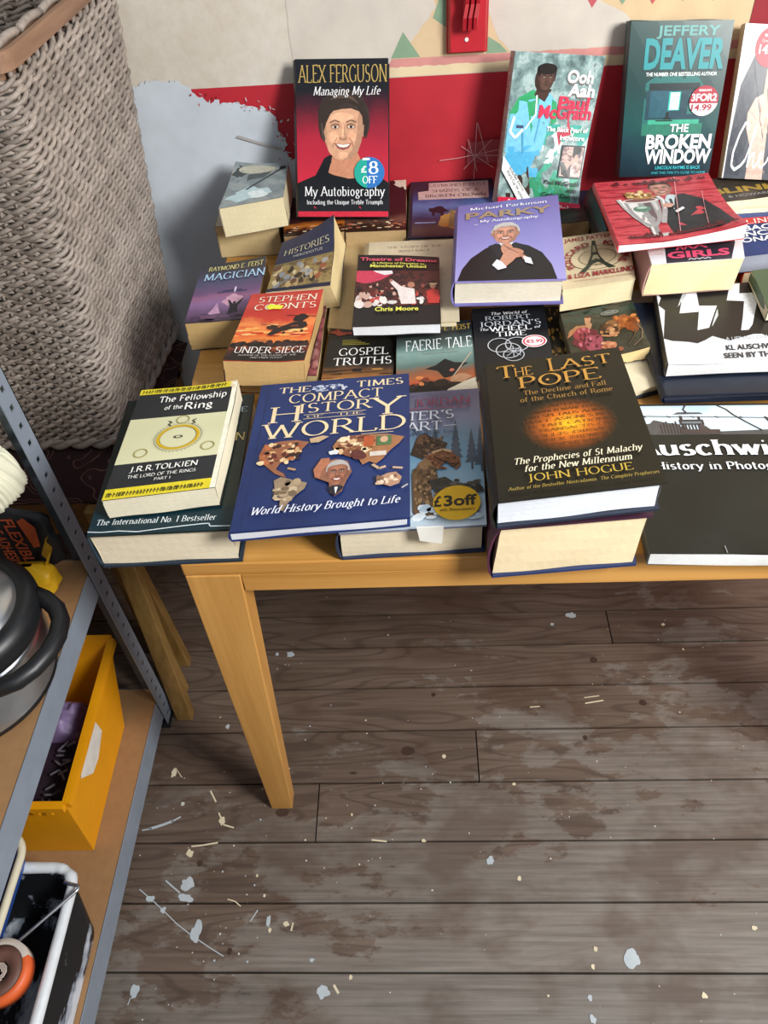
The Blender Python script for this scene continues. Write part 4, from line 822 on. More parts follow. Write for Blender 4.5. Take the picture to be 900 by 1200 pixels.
b.text('STEPHEN', .54, .845, .80, .085, '#F0DFC8', bold=1.3); b.text('COONTS', .54, .725, .84, .085, '#F0DFC8', bold=1.3); b.text('UNDER SIEGE', .53, .095, .88, .085, '#F3EDE6', bold=1.2); b.rect(.2,.985,.95,.992,'#E8C9B4'); b.text('AUTHOR OF THE FLIGHT OF THE', .52, .055, .72, .018, '#D8CFC8'); b.text('AND FINAL FLIGHT', .52, .025, .40, .016, '#D8CFC8')
b.poly([(.28,.755),(.33,.80),(.40,.785),(.52,.765),(.49,.715),(.38,.725),(.34,.715)], '#E2E23A', b.stk); b.done()
b = Book('paperback_book', 'black paperback with white capitals over a golden field, left of the grey-green fantasy paperback', K['gospel'], .030, False, '#1B1A18', page='#C9AE78', seed=25)
b.rect(0,0,1,.36, grad_mat(((0.0,'#6E4422'),(.12,'#B07434'),(.22,'#8A5A2C'),(.34,'#2A2018')), 1)); b.scatter(0,.16,1,.30,('#C08A46','#5E3C20','#2A1E14'),22,.16,.010,3); b.rect(.42,.26,.55,.30,'#17120E')
b.blob(.26,.88,.22,.07,'#A8432E',3,.4); b.blob(.24,.89,.12,.03,'#2A1412',5,.4)
for k in range(4): b.rect(.22,.66+k*.022,.62-.06*k,.670+k*.022,'#8C8434')
b.text('GOSPEL', .55, .50, .72, .105, '#EDEBE6', bold=1.2); b.text('TRUTHS', .55, .355, .84, .105, '#EDEBE6', bold=1.2); b.done()
b = Book('paperback_book', 'grey-green fantasy paperback with white title and a creased white corner', K['faerie'], .036, False, '#2C3532', page='#C9B284', seed=26)
b.rect(0,0,1,1, grad_mat(((0.0,'#1E1A18'),(.12,'#3A2C24'),(.20,'#B8643A'),(.30,'#8A5A40'),(.38,'#56706A'),(.55,'#7E9A92'),(.68,'#4A5A56'),(.85,'#23282A'),(1.0,'#1B1E20')), 1))
b.poly([(.36,.34),(.50,.38),(.62,.46),(.74,.40),(.92,.38),(.80,.32),(.74,.22),(.60,.20),(.52,.30)], '#1A1C1C'); b.blob(.70,.30,.03,.02,'#C06A54',3,.2); b.scatter(0,.0,.9,.16,('#171413','#2A211D','#4A3A30'),20,.12,.05,5); b.scatter(.05,.14,.5,.24,('#E08A4A','#C85A3A','#7A3A2C'),12,.05,.03,7); b.blob(.80,.18,.14,.05,'#B98A68',4,.3); b.line((.72,.22),(.96,.52),.01,'#B8A894')
b.poly([(.60,.0),(.64,.05),(.72,.08),(.86,.14),(1.0,.18),(1,0)], '#DCD3BA')
b.text('RAYMOND E. FEIST', .55, .86, .86, .075, '#B89A4C', bold=1.4); b.text('FAERIE TALE', .55, .60, .86, .145, '#E4E9E8', bold=1.3); b.rect(.35,.54,.8,.552,'#7E8C88'); b.done()
b = Book('paperback_book', 'dark book with gold ornament, a strip visible beside the white-ringed black paperback', K['gold'], .014, False, '#1E1A16', page='#CDBF9F', seed=27)
b.scatter(.35,.05,.75,.95,('#8C6A32','#5A4220','#B08A44'),30,.04,.05,4); b.done()
b = Book('paperback_book', 'black paperback with interlaced white rings and a red and white price sticker', K['wheel'], .022, False, '#15161A', page='#C9BC9E', seed=28)
b.text('The World of', .50, .885, .50, .040, '#E6E6E6', sh=.15, bold=1.4); b.text('ROBERT', .48, .805, .62, .060, '#B9BEC4', bold=1.0); b.text("JORDAN'S", .50, .715, .84, .068, '#C4C8CE', bold=1.0); b.text('The', .14, .655, .12, .035, '#E6E6E6', sh=.2, bold=1.4); b.text('WHEEL', .50, .640, .56, .066, '#F0F0F0', bold=1.5); b.text('of', .86, .655, .08, .035, '#E6E6E6', sh=.2, bold=1.4); b.text('TIME', .50, .560, .40, .064, '#F0F0F0', bold=1.5)
for cx, cy, r in ((.33,.44,.16),(.56,.44,.16),(.44,.36,.17),(.50,.30,.14)): b.ring(cx, cy, r, r*.62, .09, '#B8BCC0')
for k in range(8): b.line((.50,.34),(.50+.13*math.cos(k*PI/4),.34+.08*math.sin(k*PI/4)),.007,'#AEB2B8')
b.ell(.79,.465,.165,.085,'#F3ECEC',b.stk); b.ring(.79,.465,.150,.076,.16,'#C8263C',b.stk); b.text('€5.99', .79, .44, .22, .045, '#B8203A', 'sans', bold=2.4, M=b.stk); b.done()
b = Book('hardback_book', 'cream-covered hardback with navy boards, lying under the old-master painting paperback', K['creamnavy'], .016, True, '#D9CDB0', page='#DDD0B0', seed=29, back='#1C2436', spine='#1C2436')
b.done()
b = Book('hardback_book', 'dark navy hardback lying behind the watchtower photo-history book', K['navy'], .014, True, '#151C2B', page='#2B3040', seed=30); b.done()
b = Book('paperback_book', 'paperback with an old-master painting of a red-robed figure, behind the black gilt-lettered hardback', K['paint'], .018, False, '#3A3328', page='#DCC48E', spine='#4A4438', seed=31, curl=((1,0,.005,.5),))
b.rect(0,0,1,1, picture_mat(('#191510','#2C2A1F','#3A3A2C','#271A14'), 26)); b.scatter(0,.80,1,1,('#2C3A30','#343E32','#222A1E'),24,.10,.05,12)
b.blob(.24,.42,.17,.24,'#5E2028',3,.25); b.blob(.20,.52,.10,.16,'#8A3038',13,.3); b.blob(.32,.30,.12,.16,'#8E4250',6,.3); b.scatter(.14,.22,.40,.60,('#A04450','#4A1820','#B0606C','#6E2630'),26,.018,.035,21); b.blob(.33,.77,.045,.065,'#B98460',4,.2); b.blob(.34,.83,.05,.03,'#4A3222',5,.2); b.blob(.32,.66,.05,.08,'#A87A58',15,.3)
b.poly([(.0,.46),(.05,.60),(.16,.68),(.30,.66),(.28,.62),(.16,.62),(.06,.50)], '#A06C48'); b.blob(.80,.60,.19,.13,'#9A5426',7,.25); b.blob(.88,.50,.10,.14,'#7E421E',17,.3); b.scatter(.66,.48,.96,.70,('#B46A32','#6A381A','#C27E44','#8A4A22'),20,.04,.05,23)
b.blob(.60,.52,.10,.14,'#7E5630',8,.3); b.scatter(.44,.36,.70,.62,('#A06C44','#5E3E24','#BA8A60','#3E2A1A'),20,.04,.045,25); b.path([(.44,.40),(.56,.36),(.68,.40)], .035, '#A87450'); b.blob(.50,.17,.10,.09,'#B0704E',11,.3); b.scatter(.40,.08,.62,.26,('#C28A68','#8A5038'),6,.03,.04,27)
b.path([(.80,.08),(.94,.20),(.985,.38),(.93,.50)], .018, '#6E5C4A'); b.path([(.74,.12),(.86,.28),(.90,.40)], .018, '#4E4232'); b.ell(.64,.82,.125,.05,'#7A7A70'); b.ell(.64,.82,.105,.036,'#4E524C'); b.rect(.57,.812,.71,.828,'#8C8C80')
b.done()
b = Book('paperback_book', 'thick cream paperback with an iron tower sketch and dark red title lettering', K['post'], .038, False, '#C6B795', page='#D9CBA4', seed=32, curl=((1,0,-.003,.5),(.5,0,-.002,.5)), pdark=.88)
b.text('JAMES PATTERSON', .52, .88, .92, .075, '#8C3A38', 'sans', bold=1.6); b.rect(.1,.975,.8,.982,'#8C7A5C')
for k in range(9): b.line((.24+abs(4-k)*.025,.36+k*.04),(.78-abs(4-k)*.02,.365+k*.04),.006,'#A8946E')
b.ring(.52,.50,.40,.235,.03,'#4A4A3A'); b.ring(.52,.50,.27,.155,.03,'#4A4A3A'); b.poly([(.24,.24),(.36,.36),(.43,.54),(.46,.82),(.51,.82),(.54,.54),(.62,.38),(.76,.26),(.66,.26),(.58,.36),(.52,.40),(.44,.37),(.33,.24)], '#2E372C'); b.poly([(.455,.60),(.47,.74),(.50,.74),(.515,.60)], '#8C8868'); b.poly([(.43,.44),(.46,.54),(.52,.54),(.55,.44),(.49,.47)], '#9A9474'); b.rect(.40,.40,.60,.425,'#2E372C'); b.rect(.44,.54,.55,.56,'#2E372C'); b.rect(.46,.82,.51,.835,'#2E372C')
b.text('POSTCARD', 0, 0, .5, .075, '#8C3034', 'sans', bold=2, arc=(.50,.50,.36,.25,215,102)); b.text('KILLERS', 0, 0, .5, .075, '#8C3034', 'sans', bold=2, arc=(.50,.50,.36,.25,72,-35)); b.text('THE', .53, .325, .13, .03, '#5A3A30', bold=1.6)
b.text('& LIZA MARKLUND', .54, .145, .92, .085, '#8C3034', 'sans', bold=1.8); b.text('AN INTERNATIONAL THRILLER OF PASSION', .56, .075, .8, .025, '#A07060', 'sans'); b.done()
b = Book('paperback_book', 'black and white history paperback with brush strokes, under the pink-lettered paperback', K['kl'], .018, False, '#D5D8DC', page='#D9DADA', spine='#2A2827', seed=33, curl=((0,0,.002,.4),), pdark=.78, bulge=.003)
tops = [(0,.34)] + [(i/24., .27 + .03*math.sin(i*1.3) + .055*(i/24.) + (.02 if i % 3 == 0 else 0)) for i in range(1, 25)]
b.poly([(0,1),(0,.98),(.02,.9),(.0,.8),(.03,.72)] + tops + [(1,1)], cover_mat('#272523', .3, '#1C1A17', 6))
b.ux = (.64, -.035)
b.poly([(.285,.985),(.385,.985),(.385,.74),(.53,.72),(.43,.44),(.335,.42),(.375,.66),(.215,.66)], '#DDE0E4'); b.poly([(.675,1),(.76,1),(.735,.86),(.90,.85),(.78,.44),(.74,.38),(.68,.38),(.72,.55),(.76,.75),(.62,.78)], '#DDE0E4')
for k in range(7): b.line((.21+.012*k,.75+.02*k),(.27+.006*k,.93+.01*k),.012 if k % 2 else .006,'#C8CCD0' if k % 2 else '#8A8A8A'); b.line((.46+.01*k,.46+.02*k),(.49+.006*k,.56+.018*k),.008,'#C8CCD0')
b.text('KL AUSCHWITZ', .76, .145, .46, .060, '#2E3034', 'sans', bold=2); b.text('SEEN BY THE SS', .74, .050, .48, .060, '#2E3034', 'sans', bold=2); b.text('A LIFE AND DEATH', .74, .26, .4, .04, '#B8BCC2', 'sans'); b.done()
b = Book('paperback_book', 'thick paperback with pink capitals and yellowed page edges, under the red trophy book', K['girls'], .050, False, '#D5D3D6', page='#E2D3A2', spine='#B78C86', seed=34, pdark=.88, sk=(-.006,-.003,0), bulge=.004)
b.poly([(.16,0),(.2,.5),(.2,1),(.92,1),(.92,.35),(.86,0)], '#2B2A32'); b.text('GIRLS', .52, .10, .66, .14, '#D8506E', 'sans', bold=3); b.path([(.30,.28),(.34,.36),(.38,.28),(.42,.36),(.48,.29),(.55,.36),(.62,.29)],.03,'#D8506E',b.let); b.path([(.40,.04),(.43,.07),(.46,.04),(.49,.07),(.52,.04),(.55,.07),(.58,.04),(.61,.07),(.64,.04)],.012,'#E0DCE0',b.let); b.rect(0,.2,.16,.9,'#C9B8B8'); b.spine_text('GIRLS', .5, .1, .85, .2, '#B02A44'); b.done()
b = Book('paperback_book', 'red glossy paperback with a dark-suited man lifting a silver trophy', K['prog'], .012, False, '#B3303C', page='#E8E9EC', spine='#C8383C', seed=35, curl=((1,0,.012,.55),(.35,0,-.003,.4),(1,1,.004,.4)), bulge=.002)
b.rect(0,0,1,1, picture_mat(('#7E1C28','#B4323E','#CC5058','#A32A36'), 9, 3, (4, 22, 4)))
for k in range(7): b.line((.02,.12+k*.12),(.98,.14+k*.12),.016,'#8C222E')
b.poly([(.46,.06),(.44,.30),(.50,.52),(.56,.66),(.70,.70),(.84,.58),(.92,.36),(.95,.10),(.80,.05)], '#242529'); b.poly([(.52,.60),(.56,.44),(.60,.60),(.64,.68),(.56,.70)], '#BFD0D6'); b.line((.57,.62),(.56,.46),.02,'#33363A'); b.face(.535, .80, .085, .12, '#C08878', '#4A3C36', 6)
b.path([(.14,.66),(.17,.52),(.22,.36),(.30,.20)], .035, '#B9B6B6'); b.path([(.15,.66),(.18,.52),(.23,.37)], .012, '#EDEBEA'); b.path([(.47,.68),(.50,.60),(.48,.44),(.42,.24)], .035, '#A9A4A4'); b.path([(.475,.67),(.505,.60),(.485,.46)], .012, '#E8E6E6')
b.poly([(.17,.60),(.19,.44),(.23,.30),(.29,.20),(.36,.20),(.42,.30),(.45,.44),(.46,.60)], '#9A9696'); b.poly([(.20,.58),(.22,.44),(.27,.28),(.31,.24),(.29,.42),(.28,.58)], '#DEDBDA'); b.poly([(.33,.58),(.34,.40),(.36,.26),(.39,.34),(.39,.58)], '#6A5458'); b.poly([(.40,.58),(.41,.42),(.43,.46),(.44,.58)], '#C9C5C4'); b.ell(.30,.48,.075,.05,'#5E7E6C'); b.ell(.30,.50,.045,.02,'#A9C0B4')
b.ell(.315,.615,.155,.042,'#D8D4D0'); b.ell(.315,.622,.13,.028,'#7A4A48'); b.rect(.29,.10,.36,.20,'#8A8686'); b.rect(.24,.06,.42,.10,'#B4B0AE'); b.rect(.30,.10,.32,.20,'#D0CCCA')
b.blob(.32,.69,.125,.05,'#A87C48',5,.3); b.scatter(.22,.67,.42,.77,('#D9BE80','#8A5E34','#E8D8A8','#B48A54'),22,.022,.022,31)
b.blob(.52,.50,.05,.035,'#C99A8A',4,.2); b.poly([(.55,.40),(.63,.46),(.64,.43),(.56,.37)],'#E4E4E8'); b.line((.70,.99),(.50,.05),.005,'#D89A9E'); b.line((.86,.70),(.72,.05),.004,'#D89A9E')
scr = random.Random(8)
for v0, u0, u1 in ((.895,.14,.93),(.055,.10,.93)):
    pts = []; u = u0
    while u < u1:
        h_ = scr.choice((.03,.035,.03,.065)); pts += [(u,v0),(u+.012,v0+h_),(u+.022,v0+h_*.5),(u+.020,v0)]; u += .034
        if scr.random() < .14: b.path(pts,.012,'#5A1620',b.let); pts = []; u += .04
    if len(pts) > 1: b.path(pts,.012,'#5A1620',b.let)
b.done()
b = Book('hardback_book', 'purple hardback with a grey-haired man in a dark suit clasping his hands', K['parky'], .042, True, '#8A82C0', page='#E0D8C4', spine='#7C76B4', seed=36, back='#6E6AA8', pdark=.72)
b.rect(0,0,1,1, grad_mat(((0.0,'#9C98D0'),(.35,'#8E8AC8'),(.7,'#7C76B6'),(1.0,'#6C66A4')), 1)); b.poly([(.02,.0),(.06,.14),(.14,.27),(.27,.38),(.36,.43),(.56,.43),(.68,.39),(.80,.30),(.88,.16),(.92,.0)], '#18171B'); b.poly([(.40,.44),(.46,.34),(.54,.44)], '#DCE0EA'); b.poly([(.30,.41),(.38,.44),(.45,.30),(.40,.26)], '#232228'); b.poly([(.62,.41),(.55,.44),(.50,.30),(.56,.26)], '#232228')
b.face(.465, .555, .120, .125, '#C8917A', '#B9B5B1', 3); b.poly([(.34,.60),(.36,.66),(.44,.695),(.53,.69),(.59,.64),(.585,.60),(.56,.635),(.50,.65),(.42,.645),(.365,.60)], '#BDB9B4')
b.blob(.475,.355,.060,.075,'#C28C74',5,.12); b.blob(.535,.305,.095,.060,'#B98069',7,.12); b.poly([(.38,.16),(.44,.30),(.52,.36),(.60,.30),(.52,.20),(.44,.13)], '#C28C74'); b.poly([(.62,.22),(.58,.31),(.64,.27),(.69,.21)], '#B27A64')
for k in range(4): b.path([(.44+.024*k,.415-.022*k),(.50+.028*k,.345-.016*k)],.007,'#94604E')
b.poly([(.335,.17),(.39,.11),(.47,.135),(.43,.20),(.38,.235)], '#E6E8EE'); b.poly([(.62,.26),(.69,.235),(.71,.16),(.64,.185)], '#E6E8EE')
b.text('Michael Parkinson', .50, .900, .76, .036, '#F0EFF6', bold=1.8); b.text('PARKY', .50, .775, .84, .086, '#A08868', 'sans', bold=2); b.text('My Autobiography', .50, .715, .56, .032, '#F0EFF6', bold=1.7); b.rect(.16,.682,.20,.688,'#D8D6E8'); b.done()
# ------------------------------------------------------------------ front row
b = Book('hardback_book', 'thick dark green hardback at the front left corner, under the yellow-banded paperback', K['intl'], .054, True, '#1E2B29', page='#E0D3B8', seed=37, bulge=.004, spine='#1B2C38', back='#22303E', sk=(.004,-.004,0))
b.rect(0,0,1,1, cover_mat('#18211F', .32, '#25302C', 18)); b.rect(0,0,1,.155,'#102A32'); b.text('The International No. 1 Bestseller', .46, .062, .84, .036, '#D8DEDE', sh=.12, bold=1.5); b.path([(0,.02),(.1,.014),(.22,.018),(.35,.008),(.5,.020),(.66,.032),(.8,.040),(.84,.040),(.85,.022),(1,.018)], .006, '#C9D2D4'); b.text('N', .95, .62, .07, .06, '#A8925A'); b.text('E', .945, .85, .05, .04, '#8C9AA0'); b.done()
b = Book('paperback_book', 'cream and black paperback with yellow rune bands and a golden ring', K['fell'], .030, False, '#26282A', page='#E4DCC2', spine='#2C2E2E', seed=38, curl=((1,1,.004,.4),), pdark=.86)
b.rect(0,.29,1,.70, '#CFCDA6'); b.rect(0,.29,1,.70, picture_mat(('#C6C49C','#D0CEA8','#D6D3B0'), 6, 2)); b.rect(0,.945,.95,1,'#D8C62C'); b.rect(0,0,.96,.085,'#D8C62C'); b.rect(.95,0,1,1,'#E8E2CC'); b.poly([(.93,1),(.93,.945),(.97,.93),(1,.95),(1,1)],'#D9C9A8')
rn = random.Random(5)
for v0 in (.955, .018):
    u = .03
    while u < .90:
        k = rn.randrange(5); h_ = .034
        b.line((u,v0),(u+.004,v0+h_),.006,'#4A4420')
        if k in (1,2,4): b.line((u,v0+h_*.9),(u+.018,v0+h_*.45),.005,'#4A4420')
        if k in (2,3): b.line((u,v0+h_*.45),(u+.018,v0+(h_*.1 if k == 2 else h_)),.005,'#4A4420')
        if k in (0,3): b.line((u+.018,v0),(u+.02,v0+h_),.006,'#4A4420')
        u += .030; b.lvl -= 2
b.ring(.53,.49,.225,.128,.025,'#8C8A6A'); b.ring(.53,.49,.205,.115,.15,'#C6A21E'); b.ring(.53,.49,.176,.098,.02,'#6A5A20'); b.ell(.53,.492,.045,.014,'#4A463A'); b.ell(.53,.492,.022,.008,'#CFCDA6')
for cx, cy in ((.53,.655),(.215,.37),(.84,.38)): b.ring(cx,cy,.066,.040,.14,'#A89A54'); b.ring(cx,cy,.058,.035,.05,'#6E6A4A')
for sx in (-1,1): b.path([(.53+sx*.10,.60),(.53+sx*.13,.615),(.53+sx*.10,.635),(.53+sx*.135,.65)],.008,'#3A3830')
for k in range(40): t = 2*PI*k/40; b.line((.53+.228*math.cos(t),.49+.130*math.sin(t)),(.53+.245*math.cos(t),.49+.142*math.sin(t)),.003,'#9A9874'); b.lvl -= 1
b.text('The Fellowship', .57, .845, .68, .058, '#EFEDE6', 'uncial', bold=1.1); b.text('of the', .40, .765, .18, .040, '#EFEDE6', 'uncial', bold=1.1); b.text('Ring', .65, .752, .28, .066, '#EFEDE6', 'uncial', bold=1.2)
b.text('J.R.R.TOLKIEN', .48, .205, .62, .044, '#EFEDE6', 'uncial', bold=1.2); b.text('THE LORD OF THE RINGS', .48, .150, .62, .026, '#E6E4DC', 'uncial', bold=1.0); b.text('PART 1', .50, .110, .15, .022, '#E6E4DC', 'uncial'); b.done()
b = Book('hardback_book', 'grey-blue winter fantasy hardback with horses and a round yellow discount sticker', K['winter'], .048, True, '#7C7E96', page='#DCCFB4', seed=39, spine='#2C3346', back='#2A3550', pdark=.8)
b.rect(0,0,1,1, grad_mat(((0.0,'#C9D6DE'),(.08,'#C2D2DC'),(.25,'#9FC0D2'),(.45,'#6FA0BC'),(.60,'#6E90AA'),(.75,'#7E84A0'),(.9,'#6E6C84'),(1.0,'#6A6680')), 1))
for cx, h_, v0 in ((.80,.30,.46),(.92,.26,.42),(.64,.24,.48),(.99,.3,.40)):
    for k in range(6): b.poly([(cx-.055+.008*k,v0+k*h_/7),(cx+.055-.008*k,v0+k*h_/7),(cx,v0+(k+2.0)*h_/7)], '#4A5A6A')
    b.rect(cx-.008,v0-.05,cx+.008,v0,'#3F4A56')
b.poly([(.46,.50),(.50,.62),(.56,.66),(.62,.62),(.74,.57),(.72,.53),(.60,.51),(.55,.46)], '#3E2E24'); b.blob(.55,.61,.05,.035,'#6A4A34',5,.2); b.scatter(.50,.50,.70,.62,('#5A4232','#2E221A','#7A5A40'),44,.014,.010,41)
b.poly([(.50,.38),(.58,.48),(.66,.52),(.76,.505),(.83,.455),(.835,.40),(.80,.37),(.775,.40),(.73,.43),(.68,.40),(.62,.34),(.56,.28)], '#7A4A30'); b.scatter(.56,.38,.76,.49,('#8E5A3A','#6A3E28','#A06C48'),46,.014,.010,43); b.path([(.62,.50),(.70,.52),(.77,.50)], .016, '#C9A27A'); b.path([(.72,.44),(.78,.39),(.82,.42)], .008, '#2E221A'); b.ell(.79,.455,.010,.007,'#1A1410'); b.path([(.64,.47),(.74,.42),(.80,.41)], .006, '#2A1E18')
b.poly([(.50,.10),(.48,.36),(.54,.44),(.62,.42),(.67,.32),(.62,.24),(.66,.06),(.60,.05),(.57,.20),(.53,.06)], '#6E5238'); b.blob(.57,.415,.05,.036,'#8C6A48',8,.2); b.scatter(.50,.14,.66,.40,('#8A6A4C','#4E3A28','#A08058','#5E4630'),60,.013,.014,45); b.poly([(.60,.30),(.72,.32),(.80,.27),(.96,.26),(1,.21),(.80,.19),(.66,.20)], '#33332F'); b.scatter(.66,.20,.98,.29,('#2A2A28','#4A463E','#5E5A50'),26,.025,.010,47); b.scatter(.5,.02,.95,.12,('#DCE6EA','#B8CCD8'),14,.06,.02,5)
b.text('THE MAJOR NO.1 BESTSELLER', .50, .945, .80, .018, '#5A5A72'); b.text('ROBERT JORDAN', .46, .860, .92, .062, '#8E2F4C', bold=1.2); b.rect(.1,.835,.93,.842,'#8E4A62'); b.text("WINTER'S", .46, .750, .66, .066, '#E4E8F0', bold=1.0, outline='#5E6478'); b.text('HEART—', .52, .665, .58, .066, '#E4E8F0', bold=1.0, outline='#5E6478'); b.text('Book Nine of The Wheel of Time', .42, .628, .80, .026, '#2E4258', bold=1.6)
b.ell(.80,.135,.165,.112,'#E8B41A',b.stk); b.text('£', .668, .115, .055, .066, '#1E1A12', 'sans', bold=2.5, M=b.stk); b.text('3off', .825, .115, .23, .066, '#1E1A12', 'sans', bold=2.5, M=b.stk); b.text("with Waterstone's", .80, .080, .24, .020, '#3A3012', 'sans', M=b.stk); b.done('discount_sticker')
p = thing('paper_slip', 'white paper slip sticking out of the grey-blue winter hardback', 'paper', tuple(Vector(K['slip'][0])))
M = MB(); M.add(K['slip'] + [(x, y+.0004, z+.0004) for x, y, z in K['slip']], [(0,1,2,3),(7,6,5,4),(0,4,5,1),(1,5,6,2),(2,6,7,3),(3,7,4,0)], pm('#E2E0D8', .8, .04)); M.build('sheet', p)
b = Book('hardback_book', 'royal blue hardback with gold lettering and a photo-collage world map', K['times'], .016, True, '#1F2F5E', page='#DDE0E8', seed=40, bulge=.003, spine='#223468', inset=(.02,.004))
b.rect(.0,0,1,1, cover_mat('#1D2C5A', .26, '#223466', 10)); b.line((.055,.02),(.055,.98),.006,'#1B2850')
gold = '#D8C19A'; pg = '#E0C9A2'
b.text('THE', .235, .918, .21, .044, pg, bold=1.5); b.text('TIMES', .805, .922, .31, .047, pg, bold=1.6)
b.scatter(.36,.915,.58,.955,('#A9B0C2','#5A678C','#C4C9D4'),34,.016,.008,3)
b.text('COMPACT', .515, .832, .62, .066, pg, bold=1.1); b.text('H', .200, .690, .20, .118, pg, bold=1.0); b.text('ISTOR', .515, .748, .47, .070, pg, bold=1.1); b.text('Y', .86, .690, .19, .130, pg, bold=1.0)
b.rect(.32,.730,.72,.7325,pg); b.rect(.32,.700,.72,.7025,pg); b.text('OF   THE', .52, .708, .36, .016, pg); b.text('WORLD', .53, .575, .90, .105, pg, bold=1.0); b.rect(.70,.555,.90,.558,pg)
mos = ('#8A4A34','#C9A070','#5A2A24','#D8BE94','#A8623E','#3A2420')
na = [(.08,.46),(.10,.53),(.20,.55),(.30,.55),(.38,.53),(.34,.48),(.29,.45),(.27,.41),(.22,.40),(.20,.36),(.25,.33),(.27,.30),(.20,.33),(.13,.39),(.09,.42)]
b.poly(na, '#8E5A40'); b.scatter(.10,.40,.32,.53,mos,60,.020,.014,4); b.poly([(.38,.55),(.46,.565),(.50,.555),(.44,.52),(.39,.52)], '#B79A78'); b.path([(.27,.36),(.32,.345)],.012,'#B08A60')
b.poly([(.20,.285),(.24,.305),(.33,.275),(.40,.255),(.39,.22),(.34,.18),(.30,.13),(.285,.09),(.26,.10),(.255,.17),(.215,.23)], '#8E7A62'); b.scatter(.23,.16,.36,.27,('#A08C70','#6E5C48','#B8A486'),18,.03,.02,7)
eu = [(.53,.48),(.56,.53),(.64,.545),(.76,.545),(.86,.54),(.97,.51),(.94,.47),(.88,.42),(.84,.37),(.80,.34),(.76,.36),(.72,.34),(.69,.39),(.64,.40),(.60,.42),(.55,.43)]
b.poly(eu, '#9A6A48'); b.scatter(.56,.42,.78,.53,('#C9A880','#7A4A34','#E0CDA8','#A8744C','#5E3226'),70,.024,.016,6); b.rect(.80,.46,.89,.525,'#4A6A44'); b.ell(.845,.50,.025,.022,'#C09A7C'); b.rect(.72,.46,.78,.53,'#A8502E'); b.rect(.76,.39,.86,.42,'#C9BEB4'); b.blob(.69,.405,.05,.03,'#5A2E2A',5,.2); b.blob(.54,.435,.03,.014,'#D0D2D6',6,.3)
b.poly([(.44,.28),(.46,.34),(.50,.38),(.56,.39),(.63,.37),(.66,.30),(.63,.24),(.61,.18),(.57,.15),(.54,.18),(.53,.24)], '#8A5C46'); b.poly([(.44,.29),(.43,.33),(.47,.40),(.52,.40),(.52,.36),(.48,.32),(.47,.27)], '#A86C50'); b.face(.575,.295,.062,.078,'#9A6650','#A8A4A0',5); b.poly([(.53,.20),(.57,.15),(.62,.20),(.60,.215),(.55,.215)], '#23242E'); b.poly([(.565,.205),(.575,.16),(.585,.205)], '#E4E2E0')
b.poly([(.80,.20),(.82,.245),(.87,.265),(.92,.27),(.955,.235),(.94,.195),(.89,.18),(.85,.195)], '#A8826A'); b.scatter(.82,.20,.93,.25,('#C9A88C','#7A5A48','#D8C0A8'),12,.02,.014,9); b.path([(.78,.33),(.82,.30),(.86,.31)],.014,'#B89A80'); b.path([(.90,.30),(.96,.29)],.012,'#B89A80'); b.path([(.955,.165),(.99,.185)],.008,'#A8A4A8')
b.text('World History Brought to Life', .52, .075, .84, .044, '#DCE0EE', sh=.28, bold=1.6); b.done()
b = Book('hardback_book', 'very thick maroon-spined hardback with navy boards, under the black gilt-lettered hardback', K['plum'], .074, True, '#3A2030', page='#DCC9A4', seed=41, spine='#4A2438', back='#27345A', bulge=.010, sk=(-.008,-.010,0), pdark=.86)
b.scatter(0,.0,.2,1,('#5A2A40','#2A1824'),20,.06,.06,3); b.done()
b = Book('hardback_book', 'black gilt-lettered hardback with a glowing orange disc of script', K['pope'], .042, True, '#24241E', page='#D9DEE8', seed=42, spine='#1E1E1A', bulge=.008, back='#222A3A', pdark=.86)
b.rect(0,0,1,1, cover_mat('#0F100C', .26, '#15150F', 8))
for k in range(16):
    f = 1-k/16.; c0 = [(0x18,0x17,0x10),(0x70,0x38,0x14),(0xBC,0x62,0x18),(0xDE,0xA4,0x1E)]; t = (k/15.)*3; i = min(2, int(t)); t -= i
    b.ell(.51, .455, .33*f**.75, .20*f**.75, '#%02X%02X%02X' % tuple(int(c0[i][j]+(c0[i+1][j]-c0[i][j])*t) for j in range(3)))
for k, wd in enumerate(('CAPITVR','OMANI ROMANE ECCLE','ORI SPLTAUS AORIO','PASCE ASIGNES REX','TIS TAIT CATIONIA','VS TRANSACTIS CIVI','COLLIS DIRVET','IVDEX TREMEN','POPVLVM')):
    b.text(wd, .51, .592-.036*k, .62*math.sqrt(max(.1, 1-((k-4)/4.8)**2)), .020, '#3E240F' , bold=1.0)
gl = '#B0813A'
b.text('T', .14, .855, .13, .098, gl, bold=1.2); b.text('HE', .265, .855, .13, .070, gl, bold=1.2); b.text('L', .50, .862, .10, .105, gl, bold=1.2); b.text('AST', .73, .868, .36, .075, gl, bold=1.2)
b.text('POPE', .51, .755, .58, .088, gl, bold=1.2); b.ell(.425,.797,.012,.008,gl); b.text('The Decline and Fall', .53, .695, .58, .034, '#8E6A34', bold=1.4); b.text('of the Church of Rome', .53, .642, .64, .034, '#8E6A34', bold=1.4)
b.text('The Prophecies of St Malachy', .51, .205, .80, .040, '#DAD2B4', sh=.22, bold=1.6); b.text('for the New Millennium', .50, .150, .66, .040, '#DAD2B4', sh=.22, bold=1.6); b.text('JOHN HOGUE', .50, .085, .64, .045, '#B0943A', bold=1.2); b.text('Author of the Bestseller Nostradamus: The Complete Prophecies', .51, .040, .90, .020, '#96803C', sh=.15, bold=1.4); b.done()
b = Book('paperback_book', 'large dark photo-history book with a watchtower and barbed wire, front right', K['aus'], .020, False, '#262924', page='#E2E4E4', spine='#3A3C3A', seed=43, pdark=.7, bulge=.002)
